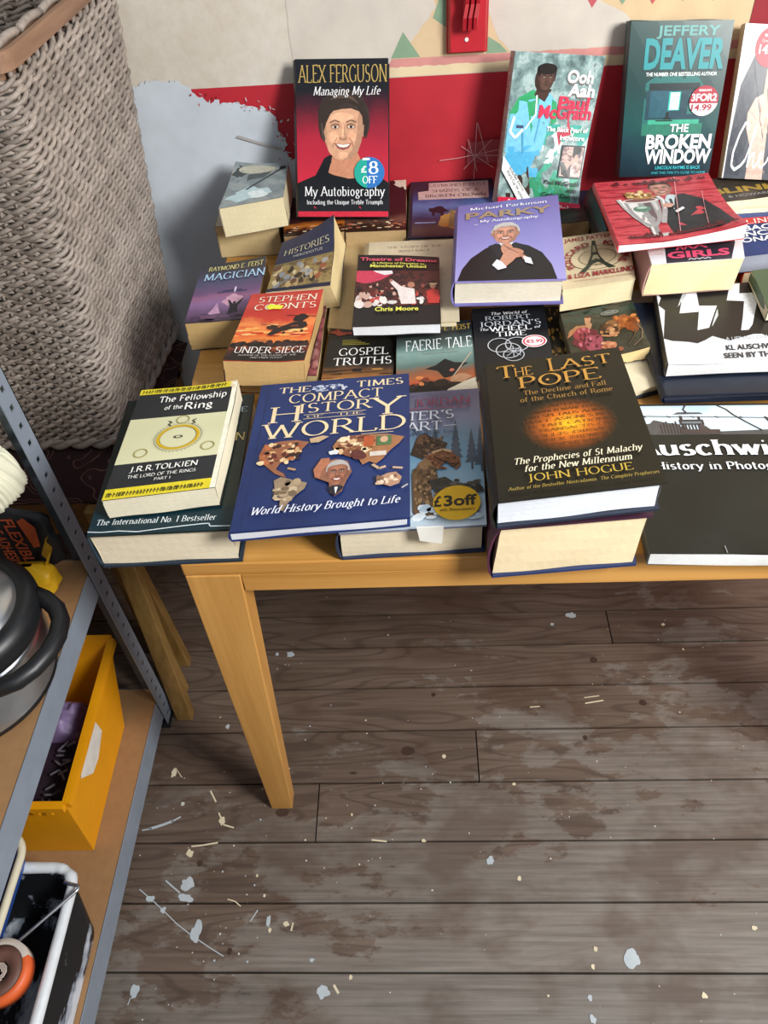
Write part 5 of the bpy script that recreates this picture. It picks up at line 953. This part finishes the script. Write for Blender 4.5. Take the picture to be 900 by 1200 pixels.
b.rect(0,0,1,1, cover_mat('#181A18', .34, '#22241F', 7)); b.rect(0,.765,1,.985, grad_mat(((0.765,'#B8C6CE'),(.83,'#BFD2DE'),(.93,'#C9D6DE'),(1.0,'#A9C2D4')), 1)); b.poly([(0,.765),(0,.86),(.10,.845),(.16,.855),(.26,.82),(.30,.78),(.6,.80),(1,.795),(1,.765)], '#4A4A4A')
b.poly([(.10,.765),(.11,.83),(.14,.875),(.19,.855),(.24,.845),(.24,.765)], '#4E4C4C')
for k in range(14): b.rect(.16+.013*k,.77,.167+.013*k,.84+.012*((k*7) % 3),'#3A3230')
b.rect(.250,.80,.262,.905,'#33302E'); b.rect(.325,.80,.335,.900,'#33302E'); b.poly([(.225,.915),(.25,.932),(.34,.930),(.355,.918)], '#4A4E50'); b.rect(.245,.835,.345,.875,'#3A3635'); b.rect(.255,.845,.335,.86,'#6A7278'); b.poly([(.33,.85),(.37,.79),(.40,.765),(.36,.765),(.32,.80)], '#4A4240'); b.rect(.24,.77,.40,.80,'#443A38')
b.path([(.06,.905),(.2,.898),(.4,.893),(.6,.885),(.8,.886),(1,.88)], .006, '#4A4C4E')
for k in range(9): u = .1+.1*k; b.line((u,.905-.002*k),(u+.012,.892-.002*k),.005,'#3A3C3E')
b.path([(.29,.985),(.275,.95),(.285,.93),(.265,.925)], .006, '#2E2A28'); b.path([(.42,.985),(.455,.95),(.475,.91),(.52,.85),(.57,.79)], .007, '#2E2A28'); b.poly([(.60,.885),(.62,.885),(.66,.79),(.63,.79)], '#3A3836'); b.poly([(.66,.88),(.72,.875),(.74,.83),(.70,.82)], '#8E9698'); b.line((.86,.86),(.78,.79),.006,'#3A3836')
b.text('Auschwitz', .36, .615, .66, .105, '#F0F2F2', bold=2.6); b.text('A History in Photographs', .365, .515, .66, .048, '#E0E4E6', bold=1.9); b.line((.27,.04),(.272,.0),.003,'#8C9092'); b.done()
# ------------------------------------------------------------------ wicker basket on the upholstered chair
wick = bpy.data.materials.new('grey_willow'); wick.use_nodes = True
nt = wick.node_tree; b_ = nt.nodes['Principled BSDF']; v = coords(nt)
f = noise_tex(nt, v, 9.0, 4, .6); f2 = noise_tex(nt, v, 130.0, 3, .6)
nt.links.new(mixc(nt, .45, ramp(nt, f, [(.3, '#7A6F66'), (.5, '#968C83'), (.7, '#AAA098')]), ramp(nt, f2, [(.3, '#6A5C52'), (.7, '#A99C92')])), b_.inputs['Base Color'])
b_.inputs['Roughness'].default_value = .6; bump(nt, b_, f2, .3, .001)
wk2 = wick.copy(); wk2.name = 'pale_willow'; wk3 = wick.copy(); wk3.name = 'dark_willow'
for m_, s_ in ((wk2, 1.16), (wk3, .80)):
    for n_ in m_.node_tree.nodes:
        if n_.type == 'VALTORGB':
            for e_ in n_.color_ramp.elements: e_.color = tuple(min(1, c_*s_) for c_ in e_.color[:3])+(1,)
rwk = random.Random(9)
BB = [(-0.640,0.484),(-0.252,0.484),(-0.222,0.860),(-0.640,0.860)]; BT = [(-0.700,0.440),(-0.192,0.440),(-0.166,0.872),(-0.700,0.872)]
ZB, ZT = 0.522, 1.185
def outline(t, n_per=0.007, r=0.030):
    P = [(BB[i][0]+(BT[i][0]-BB[i][0])*t, BB[i][1]+(BT[i][1]-BB[i][1])*t) for i in range(4)]; o = []
    for i in range(4):
        p, a_, c_ = Vector(P[i]), Vector(P[i-1]), Vector(P[(i+1) % 4])
        d0 = (a_-p).normalized(); d1 = (c_-p).normalized()
        for k in range(7):
            s_ = k/6; o.append((1-s_)**2*(p+d0*r) + 2*s_*(1-s_)*p + s_*s_*(p+d1*r))
    # resample at an even number of samples
    L = [0.0]
    for i in range(len(o)): L.append(L[-1]+(o[(i+1) % len(o)]-o[i]).length)
    N = NSMP; res = []; j = 0
    for k in range(N):
        s_ = L[-1]*k/N
        while L[j+1] < s_: j += 1
        q = (s_-L[j])/(L[j+1]-L[j] or 1); res.append(o[j].lerp(o[(j+1) % len(o)], q))
    return res
NST = 66; NSMP = NST*6
bk = thing('wicker_basket', 'tall grey wicker laundry basket in the corner, standing on a patterned chair seat', 'basket', (-0.44, 0.66, ZB))
M = MB(); rows = 58
for r_ in range(rows):
    t = (r_+.5)/rows; z = ZB+.014+(ZT-.05-ZB)*t; o = outline(t); n = len(o); big = 1.18 if r_ % 7 == 3 else 1.0
    for j in (0, 1):
        ph = r_*1.0+PI*j; pts = []; rad = []
        for k in range(n):
            d = (o[(k+1) % n]-o[k-1]).normalized(); nr = Vector((d.y, -d.x)); an = 2*PI*k/14.0+ph
            q = o[k]+nr*(.0048*math.cos(an)+.0008*mnoise.noise((k*.2, r_*2.1, j)))
            pts.append((q.x, q.y, z+.0044*math.sin(an)+.0016*mnoise.noise((k*.11, r_*1.7, j+4)))); rad.append(.0038*big*(1+.22*mnoise.noise((k*.09, r_*3.1, 5+j))))
        M.tube(pts, .004, rwk.choice((wick, wick, wk2, wk3)), 5, True, rad)
M.build('woven_wall', bk)
M = MB(); o0 = outline(0); o1 = outline(1)
for k in range(0, NSMP, 6):
    M.tube([(o0[k].x, o0[k].y, ZB), ((o0[k].x+o1[k].x)/2, (o0[k].y+o1[k].y)/2, (ZB+ZT)/2), (o1[k].x, o1[k].y, ZT-.02)], .0034, wick, 5)
M.build('upright_stakes', bk)
lw = wood_mat('basket_band', '#94735A', '#6E5040', 1, 1.0, .6)
M = MB(); o = outline(1); n = len(o)
for (d0, d1, z0, z1) in ((.002, .010, ZT-.026, ZT-.004), (-.016, -.010, ZT-.040, ZT-.004)):
    vs_ = []
    for k in range(n):
        d = (o[(k+1) % n]-o[k-1]).normalized(); nr = Vector((d.y, -d.x))
        for dd, z in ((d0, z0), (d1, z0), (d1, z1), (d0, z1)): q = o[k]+nr*dd; vs_.append((q.x, q.y, z))
    M.add(vs_, [(4*k+e, 4*k+(e+1) % 4, 4*((k+1) % n)+(e+1) % 4, 4*((k+1) % n)+e) for k in range(n) for e in range(4)], lw)
M.build('rim_band', bk)
M = MB()
for k in range(0, n, 16):
    pts = []
    for s_ in range(0, 15, 2):
        k_ = (k+s_) % n; d = (o[(k_+1) % n]-o[k_-1]).normalized(); nr = Vector((d.y, -d.x)); q = o[k_]-nr*.004; pts.append((q.x, q.y, ZT-.001+.003*math.sin(PI*s_/14)))
    M.tube(pts, .0055, wick, 6)
M.build('rim_binding', bk)
M = MB(); o = outline(0)
for j in range(2):
    n = len(o); pts = []
    for k in range(n):
        d = (o[(k+1) % n]-o[k-1]).normalized(); nr = Vector((d.y, -d.x)); an = 2*PI*(k/20.0+j/2.0)
        q = o[k]+nr*(.004+.006*math.cos(an)); pts.append((q.x, q.y, ZB+.006+.006*math.sin(an)))
    M.tube(pts, .007, wick, 6, True)
M.box((-.62,.50,ZB+.002),(-.25,.85,ZB+.01), wick); M.build('base', bk)
# pale plastic crate standing in the basket
pl = pm('#B9C2BC', .45, .05); cr = thing('plastic_tray', 'pale grey slatted plastic tray standing inside the wicker basket', 'tray', (-.44, .66, ZB+.012))
M = MB()
for k in range(12):
    z = ZB+.03+.052*k; M.box((-.60,.60,z),(-.30,.612,z+.012), pl)
    M.box((-.60,.612,z),(-.588,.70,z+.012), pl); M.box((-.312,.612,z),(-.30,.70,z+.012), pl)
for x in (-.60,-.54,-.48,-.42,-.36,-.31): M.box((x,.5995,ZB+.012),(x+.010,.6125,ZB+.66), pl)
M.box((-.60,.688,ZB+.012),(-.30,.70,ZB+.66), pl); M.build('slatted_body', cr)
# chair under it
ch = thing('upholstered_chair', 'wooden chair with dark maroon paisley seat, squeezed between the table and the metal shelf unit', 'chair', (-0.42, 0.6, 0))
pais = bpy.data.materials.new('paisley_cloth'); pais.use_nodes = True
nt = pais.node_tree; b_ = nt.nodes['Principled BSDF']; v = coords(nt)
wv = nt.nodes.new('ShaderNodeTexWave'); wv.wave_type = 'RINGS'; wv.inputs['Scale'].default_value = 9; wv.inputs['Distortion'].default_value = 14; wv.inputs['Detail'].default_value = 1.5; wv.inputs['Detail Scale'].default_value = 1.6
nt.links.new(v, wv.inputs['Vector'])
nt.links.new(ramp(nt, wv.outputs['Fac'], [(.62, '#2A1014'), (.74, '#3A181C'), (.82, '#7E6250'), (.9, '#33131A')]), b_.inputs['Base Color']); b_.inputs['Roughness'].default_value = .9
M = MB()
def cush(i, j):
    e = 2*abs(i-.5); q = 2*abs(j-.5); h = (1-e**6)*(1-q**6)
    return (-.66+.445*i, .39+.49*j, .462+.053*max(0, h)**.4)
M.grid(cush, 24, 24, pais); M.grid(lambda i, j: (-.66+.445*(1-i), .39+.49*j, .4605), 4, 4, pais); M.build('seat_cushion', ch)
cw = wood_mat('chair_wood', '#7E6034', '#5C4322', 0, 1.0, .5); cwz = wood_mat('chair_wood_upright', '#8A6C3C', '#66491F', 2, 1.0, .5)
M = MB()
def rail(y, name):
    M = MB(); n = 14; vs_ = []
    for i in range(n+1):
        x = -.64+.40*i/n; c_ = .020*math.sin(PI*i/n)
        vs_ += [(x,y,.395-c_),(x,y+.022,.395-c_),(x,y+.022,.4598),(x,y,.4598)]
    M.add(vs_, [(4*i+k, 4*i+(k+1) % 4, 4*i+4+(k+1) % 4, 4*i+4+k) for i in range(n) for k in range(4)] + [(0,1,2,3), tuple(4*n+k for k in (3,2,1,0))], cw); M.build(name, ch)
rail(.392, 'front_rail'); rail(.85, 'back_rail')
M = MB(); M.box((-.262,.41,.40),(-.240,.85,.4598), cw); M.build('side_rail', ch)
def beam(p, q, wx, wy, name):
    M = MB(); (x0,y0,z0),(x1,y1,z1) = p, q
    M.hexa([(x0,y0,z0),(x0+wx,y0,z0),(x0+wx,y0+wy,z0),(x0,y0+wy,z0)], [(x1,y1,z1),(x1+wx,y1,z1),(x1+wx,y1+wy,z1),(x1,y1+wy,z1)], cwz); M.build(name, ch, bevel=.002)
beam((-.268,.330,0), (-.330,.395,.46), .050, .022, 'leg'); beam((-.246,.262,0), (-.310,.366,.46), .034, .022, 'leg'); beam((-.222,.200,0), (-.272,.335,.46), .034, .022, 'leg'); beam((-.62,.42,0), (-.62,.40,.46), .04, .03, 'leg'); beam((-.62,.84,0), (-.62,.82,.46), .04, .03, 'leg'); beam((-.28,.84,0), (-.28,.82,.46), .04, .03, 'leg')
# ------------------------------------------------------------------ metal shelf unit
steel = pm('#8A95A3', .38, .06, 30, .15); steel_d = pm('#566069', .45, .06, 30, .2); mdf = pm('#96714A', .75, .08, 60)
un = thing('shelf_unit', 'grey slotted-steel shelf unit with brown boards at the left edge of the photo', 'shelf', (-.45, -.2, 0))
PX = -.2345
def post(x, y, sx, sy):
    M = MB(); n = 30; t = .0018; W_ = .038; H_ = 1.9
    # flange across the unit's end, and a slotted flange along its front
    M.box((min(x, x+sx*W_), min(y, y+sy*t), 0), (max(x, x+sx*W_), max(y, y+sy*t), H_), steel_d)
    ys = [0, .014, .024, W_]
    M.box((min(x,x+sx*t), min(y, y+sy*ys[1]), 0), (max(x,x+sx*t), max(y, y+sy*0), H_), steel)
    M.box((min(x,x+sx*t), min(y+sy*ys[2], y+sy*ys[3]), 0), (max(x,x+sx*t), max(y+sy*ys[2], y+sy*ys[3]), H_), steel)
    z = 0.0; k = 0
    while z < H_:
        M.box((min(x,x+sx*t), min(y+sy*ys[1], y+sy*ys[2]), z), (max(x,x+sx*t), max(y+sy*ys[1], y+sy*ys[2]), min(z+.022, H_)), steel); z += .031; k += 1
    M.build('post', un)
post(PX, .226, -1, -1); post(PX, -.62, -1, 1); post(-.70, .226, 1, -1); post(-.70, -.62, 1, 1)
M = MB(); M.box((PX-.0395, .185, 0), (PX+.002, .228, .012), pm('#1E2124', .6)); M.build('foot_cap', un)
for z, h in ((.092, .055), (.50, .052), (1.13, .052)):
    M = MB(); M.box((-.698, -.618, z-.016), (PX-.0065, .222, z), mdf); M.build('shelf_board', un)
    M = MB(); x = PX-.0035
    M.box((x-.0016, -.62, z-h), (x, .188, z+.0015), steel); M.box((x-.014, -.62, z-h), (x-.0016, .188, z-h+.0016), steel); M.box((-.70, .2215, z-h), (x-.03, .2235, z), steel_d); M.build('shelf_rail', un)
# ------------------------------------------------------------------ things on the shelves
yel = pm('#E0980F', .38, .05, 20); bx = thing('storage_bin', 'orange-yellow plastic storage bin on the lowest shelf', 'bin', (-.38, .05, .093))
O0 = [(-.47,-.096,.0935),(-.287,-.096,.0935),(-.290,.141,.0935),(-.47,.141,.0935)]; O1 = [(-.50,-.088,.272),(-.279,-.088,.272),(-.284,.222,.272),(-.50,.222,.272)]
def inset(P, d): c_ = Vector((sum(p[0] for p in P)/4, sum(p[1] for p in P)/4)); return [(p[0]+(d if p[0] < c_.x else -d), p[1]+(d if p[1] < c_.y else -d), p[2]) for p in P]
M = MB(); I0 = [(x, y, z+.004) for x, y, z in inset(O0, .004)]; I1 = inset(O1, .004)
M.add(O0+O1+I0+I1, [(0,3,2,1),(8,9,10,11)] + [(i,(i+1)%4,(i+1)%4+4,i+4) for i in range(4)] + [((i+1)%4+8,i+8,i+12,(i+1)%4+12) for i in range(4)] + [(i+4,(i+1)%4+4,(i+1)%4+12,i+12) for i in range(4)], yel); M.build('body', bx)
M = MB()
for i in range(4):
    p, q = O1[i], O1[(i+1) % 4]; d = .009
    out = {0: (0,-d), 1: (d,0), 2: (0,d), 3: (-d,0)}[i]
    M.hexa([(p[0]+out[0]*.1,p[1]+out[1]*.1,.258),(q[0]+out[0]*.1,q[1]+out[1]*.1,.258),(q[0]+out[0],q[1]+out[1],.258),(p[0]+out[0],p[1]+out[1],.258)], [(p[0],p[1],.2725),(q[0],q[1],.2725),(q[0]+out[0],q[1]+out[1],.2725),(p[0]+out[0],p[1]+out[1],.2725)], yel)
for k in range(9): M.box((-.485+k*.0215,-.096,.245),(-.475+k*.0215,-.089,.258), yel)
M.build('rim', bx)
M = MB(); w_ = lambda y, z: (-.2870+ (z-.0935)/.1785*.0078 + .0008 + (-.003 if y > .05 else -.001)*((y+.09)/.3), y, z)
M.add([w_(-.01,.25), w_(.07,.255), w_(.075,.20), w_(.03,.185), w_(.0,.19), w_(-.03,.235)], [(0,1,2,3,4,5)], pm('#D8D4CC', .7, .1)); M.build('torn_sticker', bx)
pur = pm('#2A1828', .6, .35, 30); bg = thing('crumpled_bag', 'dark purple crumpled plastic bag inside the yellow storage bin', 'bag', (-.38, .05, .098))
def bag(x0, x1, y0, y1, z0, z1, seed, mat, M, amp=.02, n=18):
    def fn(i, j):
        u, v_ = i, j; e = (1-(2*abs(u-.5))**4)*(1-(2*abs(v_-.5))**4); k = mnoise.noise((u*4+seed, v_*4, seed)); k2 = mnoise.noise((u*9+seed, v_*9, 3))
        return (x0+(x1-x0)*u, y0+(y1-y0)*v_, z0+(z1-z0)*max(0, e)**.35*(1+0*k) + amp*(k+.5*k2)*e)
    M.grid(fn, n, n, mat); M.grid(lambda i, j: (x1+(x0-x1)*i, y0+(y1-y0)*j, z0), 3, 3, mat)
M = MB(); bag(-.475, -.292, -.085, .140, .099, .205, 2, pur, M, .010); M.build('body', bg)
M = MB(); bag(-.40, -.318, .05, .125, .19, .240, 7, pm('#7A6890', .5, .2, 25), M, .012); M.build('lilac_fold', bg)
M = MB(); rl_ = random.Random(4); gp = pm('#8E8A98', .6)
for k in range(7):
    y0 = -.075+.026*k
    for st in range(4):
        x0 = -.345+rl_.choice((0,.014,.028)); x1 = -.345+rl_.choice((0,.014,.028)); ya = y0+rl_.choice((0,.009,.018)); yb_ = y0+rl_.choice((0,.009,.018))
        if abs(x0-x1)+abs(ya-yb_) > .01: M.tube([(x0, ya, .2155), (x1, yb_, .2155)], .0022, gp, 5)
M.build('printed_lettering', bg)
sbk = pm('#17191C', .42, .08); ss = pm('#B9BDC2', .28, .04, 60, .9)
kt = thing('cooking_pot', 'stainless steel pot with black lid and side handle on the upper shelf', 'pot', (-.352, 0, .5015))
def drift(M, n0=0):     # the lid sits a little off the base's centre
    M.v = [(x+.013*min(1, max(0, (z-.515)/.085)), y+.030*min(1, max(0, (z-.515)/.085)), z) for x, y, z in M.v]
cx, cy = -.354, .001
M = MB(); M.lathe([(.001,.5015),(.113,.5015),(.119,.506),(.119,.513)], (cx,cy), sbk); M.build('base_rim', kt)
M = MB(); M.lathe([(.1185,.513),(.118,.520),(.114,.545),(.106,.572),(.100,.585),(.001,.585)], (cx,cy), ss, 64); drift(M); M.build('body', kt)
M = MB(); M.lathe([(.098,.5855),(.106,.587),(.109,.597),(.108,.612),(.100,.624),(.088,.628),(.082,.624)], (cx,cy), sbk, 64); drift(M); M.build('collar', kt)
M = MB(); M.lathe([(.083,.6235),(.078,.632),(.050,.640),(.015,.642),(.001,.642)], (cx,cy), ss, 48); M.lathe([(.02,.6415),(.024,.653),(.018,.663),(.001,.665)], (cx,cy), sbk, 24); drift(M); M.build('lid', kt)
M = MB(); ctl = [(-.252,.075,.603),(-.232,.066,.603),(-.212,.050,.602),(-.200,.030,.601),(-.197,.005,.600),(-.202,-.022,.600),(-.214,-.046,.600),(-.230,-.064,.600),(-.250,-.074,.600),(-.268,-.070,.600),(-.285,-.060,.600)]
M.tube(ctl, .0125, sbk, 12); M.build('side_handle', kt)
# sacks behind it
blk = pm('#26282D', .5, .2, 26); ye = pm('#D6A81C', .45, .12, 24)
def sack(name, label, x0, x1, y0, y1, z0, z1, mat, seed, lean=0.0):
    t = thing(name, label, 'bag', ((x0+x1)/2, (y0+y1)/2, z0)); M = MB()
    def fn(i, j):
        an = 2*PI*i; h = j; c_, q = math.cos(an), math.sin(an)
        sx = math.copysign(abs(c_)**.6, c_); sy = math.copysign(abs(q)**.6, q); k = mnoise.noise((c_*2+seed, q*2, h*3)); pin = 1-.45*max(0, h-.6)/.4 if h > .6 else 1
        r_ = (1+.14*k)*(.25+.75*min(1, h*6))*(.25+.75*min(1, (1-h)*6))
        return ((x0+x1)/2+(x1-x0)/2*sx*r_, (y0+y1)/2+(y1-y0)/2*sy*r_*pin+lean*h, z0+(z1-z0)*h)
    M.grid(fn, 32, 20, mat); M.build('sack_body', t); return t
yb = sack('yellow_bag', 'crumpled yellow plastic bag on the upper shelf, behind the steel pot', -.345, -.272, .138, .186, .5015, .562, ye, 4)
M = MB(); M.grid(lambda i, j: (-.283+.018*i+.006*math.sin(j*6), .165+.022*j, .553+.032*i+.016*j), 6, 6, ye); M.build('torn_flap', yb)
ab = sack('adhesive_bag', 'black tile adhesive sack with orange block lettering on the upper shelf', -.44, -.268, .190, .221, .5015, .650, blk, 9)
M = MB(); org = pm('#B5522E', .6)
for row, (t_, xa) in enumerate((('FLEXIBLE', -.325), ('TILE ADHESIVE', -.350))):
    polys, tw = sans_text(t_, .02)
    for p in polys: M.add([(xa+.018*y, .1865, .640-.115*x/tw) for x, y in p], [tuple(range(len(p)))], org)
M.add([(-.302,.1860,.635),(-.290,.1860,.642),(-.279,.1860,.620),(-.287,.1860,.578),(-.298,.1860,.575)], [(0,1,2,3,4)], org); M.build('lettering', ab)
crm = pm('#D6D4BC', .8, .05, 20); ct = thing('ribbed_cloth', 'cream ribbed cloth bundle on the shelf above the adhesive sack', 'cloth', (-.39, .16, .645))
M = MB()
def rib(i, j):
    an = 2*PI*i; c_, q = math.cos(an), math.sin(an); k = .0017*math.sin(an*44+j*9)
    e = min(1, .42+j*2.0)*min(1, .30+(1-j)*2.6); sx = math.copysign(abs(c_)**.6, c_); sy = math.copysign(abs(q)**.6, q)
    return (-.372+(.132-.030*j)*sx*e*(1+k*8)+.006*mnoise.noise((c_, q*2, j*3)), .168+.046*sy*e*(1+k*9), .652+.160*j+.030*sx*(1-j)*(.3 if sx < 0 else 1)+.008*mnoise.noise((c_*3, q*2, j)))
M.grid(rib, 300, 24, crm); M.build('cloth', ct)
# paint scuttle
pb = bpy.data.materials.new('paint_smeared_plastic'); pb.use_nodes = True; nt = pb.node_tree; b_ = nt.nodes['Principled BSDF']; v = coords(nt)
f = noise_tex(nt, v, 16, 5, .65, (1, .45, 1)); nt.links.new(ramp(nt, f, [(.52, '#14161A'), (.56, '#8E98A6'), (.64, '#CBD2DA')]), b_.inputs['Base Color']); b_.inputs['Roughness'].default_value = .45
pk = thing('paint_scuttle', 'black plastic paint scuttle with white paint dried on its rim, on the lowest shelf', 'paint scuttle', (-.33, -.27, .093))
def rr_(x0, x1, y0, y1, r, z, n=6):
    o = []
    for cx_, cy_, a0 in ((x1-r,y1-r,0),(x0+r,y1-r,90),(x0+r,y0+r,180),(x1-r,y0+r,270)):
        for k in range(n+1): t = math.radians(a0+90*k/n); o.append((cx_+r*math.cos(t), cy_+r*math.sin(t), z))
    return o
def shell(M, rings, mat):
    n = len(rings[0]); vs_ = [p for r in rings for p in r]
    M.add(vs_, [(j*n+i, j*n+(i+1) % n, (j+1)*n+(i+1) % n, (j+1)*n+i) for j in range(len(rings)-1) for i in range(n)] + [tuple(range(n))[::-1], tuple((len(rings)-1)*n+i for i in range(n))], mat)
M = MB(); shell(M, [rr_(-.40,-.250,-.42,-.205,.03,.0935), rr_(-.415,-.252,-.435,-.165,.035,.215), rr_(-.409,-.258,-.429,-.171,.032,.215), rr_(-.396,-.262,-.416,-.21,.03,.105)], pb); M.build('tub', pk)
wp = pm('#D3D9DD', .5, .08, 50, 0, .4)
M = MB(); o_ = rr_(-.4135,-.2535,-.4335,-.1665,.035,.2165, 10)
n = len(o_); vs_ = []; 
rad = [.0085*(1+.5*mnoise.noise((i*.4, 2, 0))) for i in range(n)]
M.tube(o_, .006, wp, 8, True, rad); M.build('painted_rim', pk)
tr = thing('paint_tray', 'blue paint tray with a cream crusted rim, beside the black scuttle', 'paint tray', (-.42, -.2, .22)); bl = pm('#2A4E9A', .45, .1)
M = MB(); shell(M, [rr_(-.52,-.335,-.33,-.14,.03,.2235), rr_(-.53,-.328,-.34,-.130,.034,.256), rr_(-.524,-.334,-.334,-.136,.03,.256), rr_(-.51,-.345,-.32,-.15,.03,.230)], bl); M.build('tray', tr)
M = MB(); M.tube(rr_(-.529,-.329,-.339,-.131,.034,.2575, 8), .0065, pm('#D3CDB4', .6, .1, 40), 8, True); M.build('crusted_rim', tr)
rl = thing('masking_tape', 'roll of orange and brown tape on the black paint scuttle', 'tape', (-.325, -.33, .222)); cx, cy = -.315, -.318
tb2 = pm('#6A4A40', .6, .15, 60); M = MB(); M.lathe([(.014,.2235),(.034,.2235),(.034,.246),(.014,.246),(.014,.2235)], (cx,cy), tb2, 40); M.build('roll', rl)
M = MB(); M.lathe([(.0345,.2235),(.043,.2235),(.043,.2475),(.0345,.2475)], (cx,cy), pm('#D9602C', .5, .06), 30, True, math.radians(-95), math.radians(30)); M.build('orange_band', rl)
M = MB(); M.lathe([(.0345,.2235),(.043,.2235),(.043,.2475),(.0345,.2475)], (cx,cy), pm('#CFC4BA', .6, .1), 20, True, math.radians(30), math.radians(120)); M.build('white_band', rl)
M = MB(); sp_ = [(cx+(.005+.008*t/30)*math.cos(t*.6), cy+(.005+.008*t/30)*math.sin(t*.6), .2445) for t in range(31)]; M.tube(sp_, .0016, pm('#B8A8A0', .5), 5); M.build('spiral_core', rl)
wr = thing('roller_frame', 'bent steel wire roller frame leaning over the scuttle rim', 'paint roller', (-.27, -.25, .22))
M = MB(); M.tube([(-.330,-.300,.232),(-.285,-.255,.2325),(-.240,-.208,.2325),(-.236,-.203,.2325),(-.238,-.199,.2325),(-.262,-.193,.2300)], .0026, ss, 8); M.build('wire', wr)
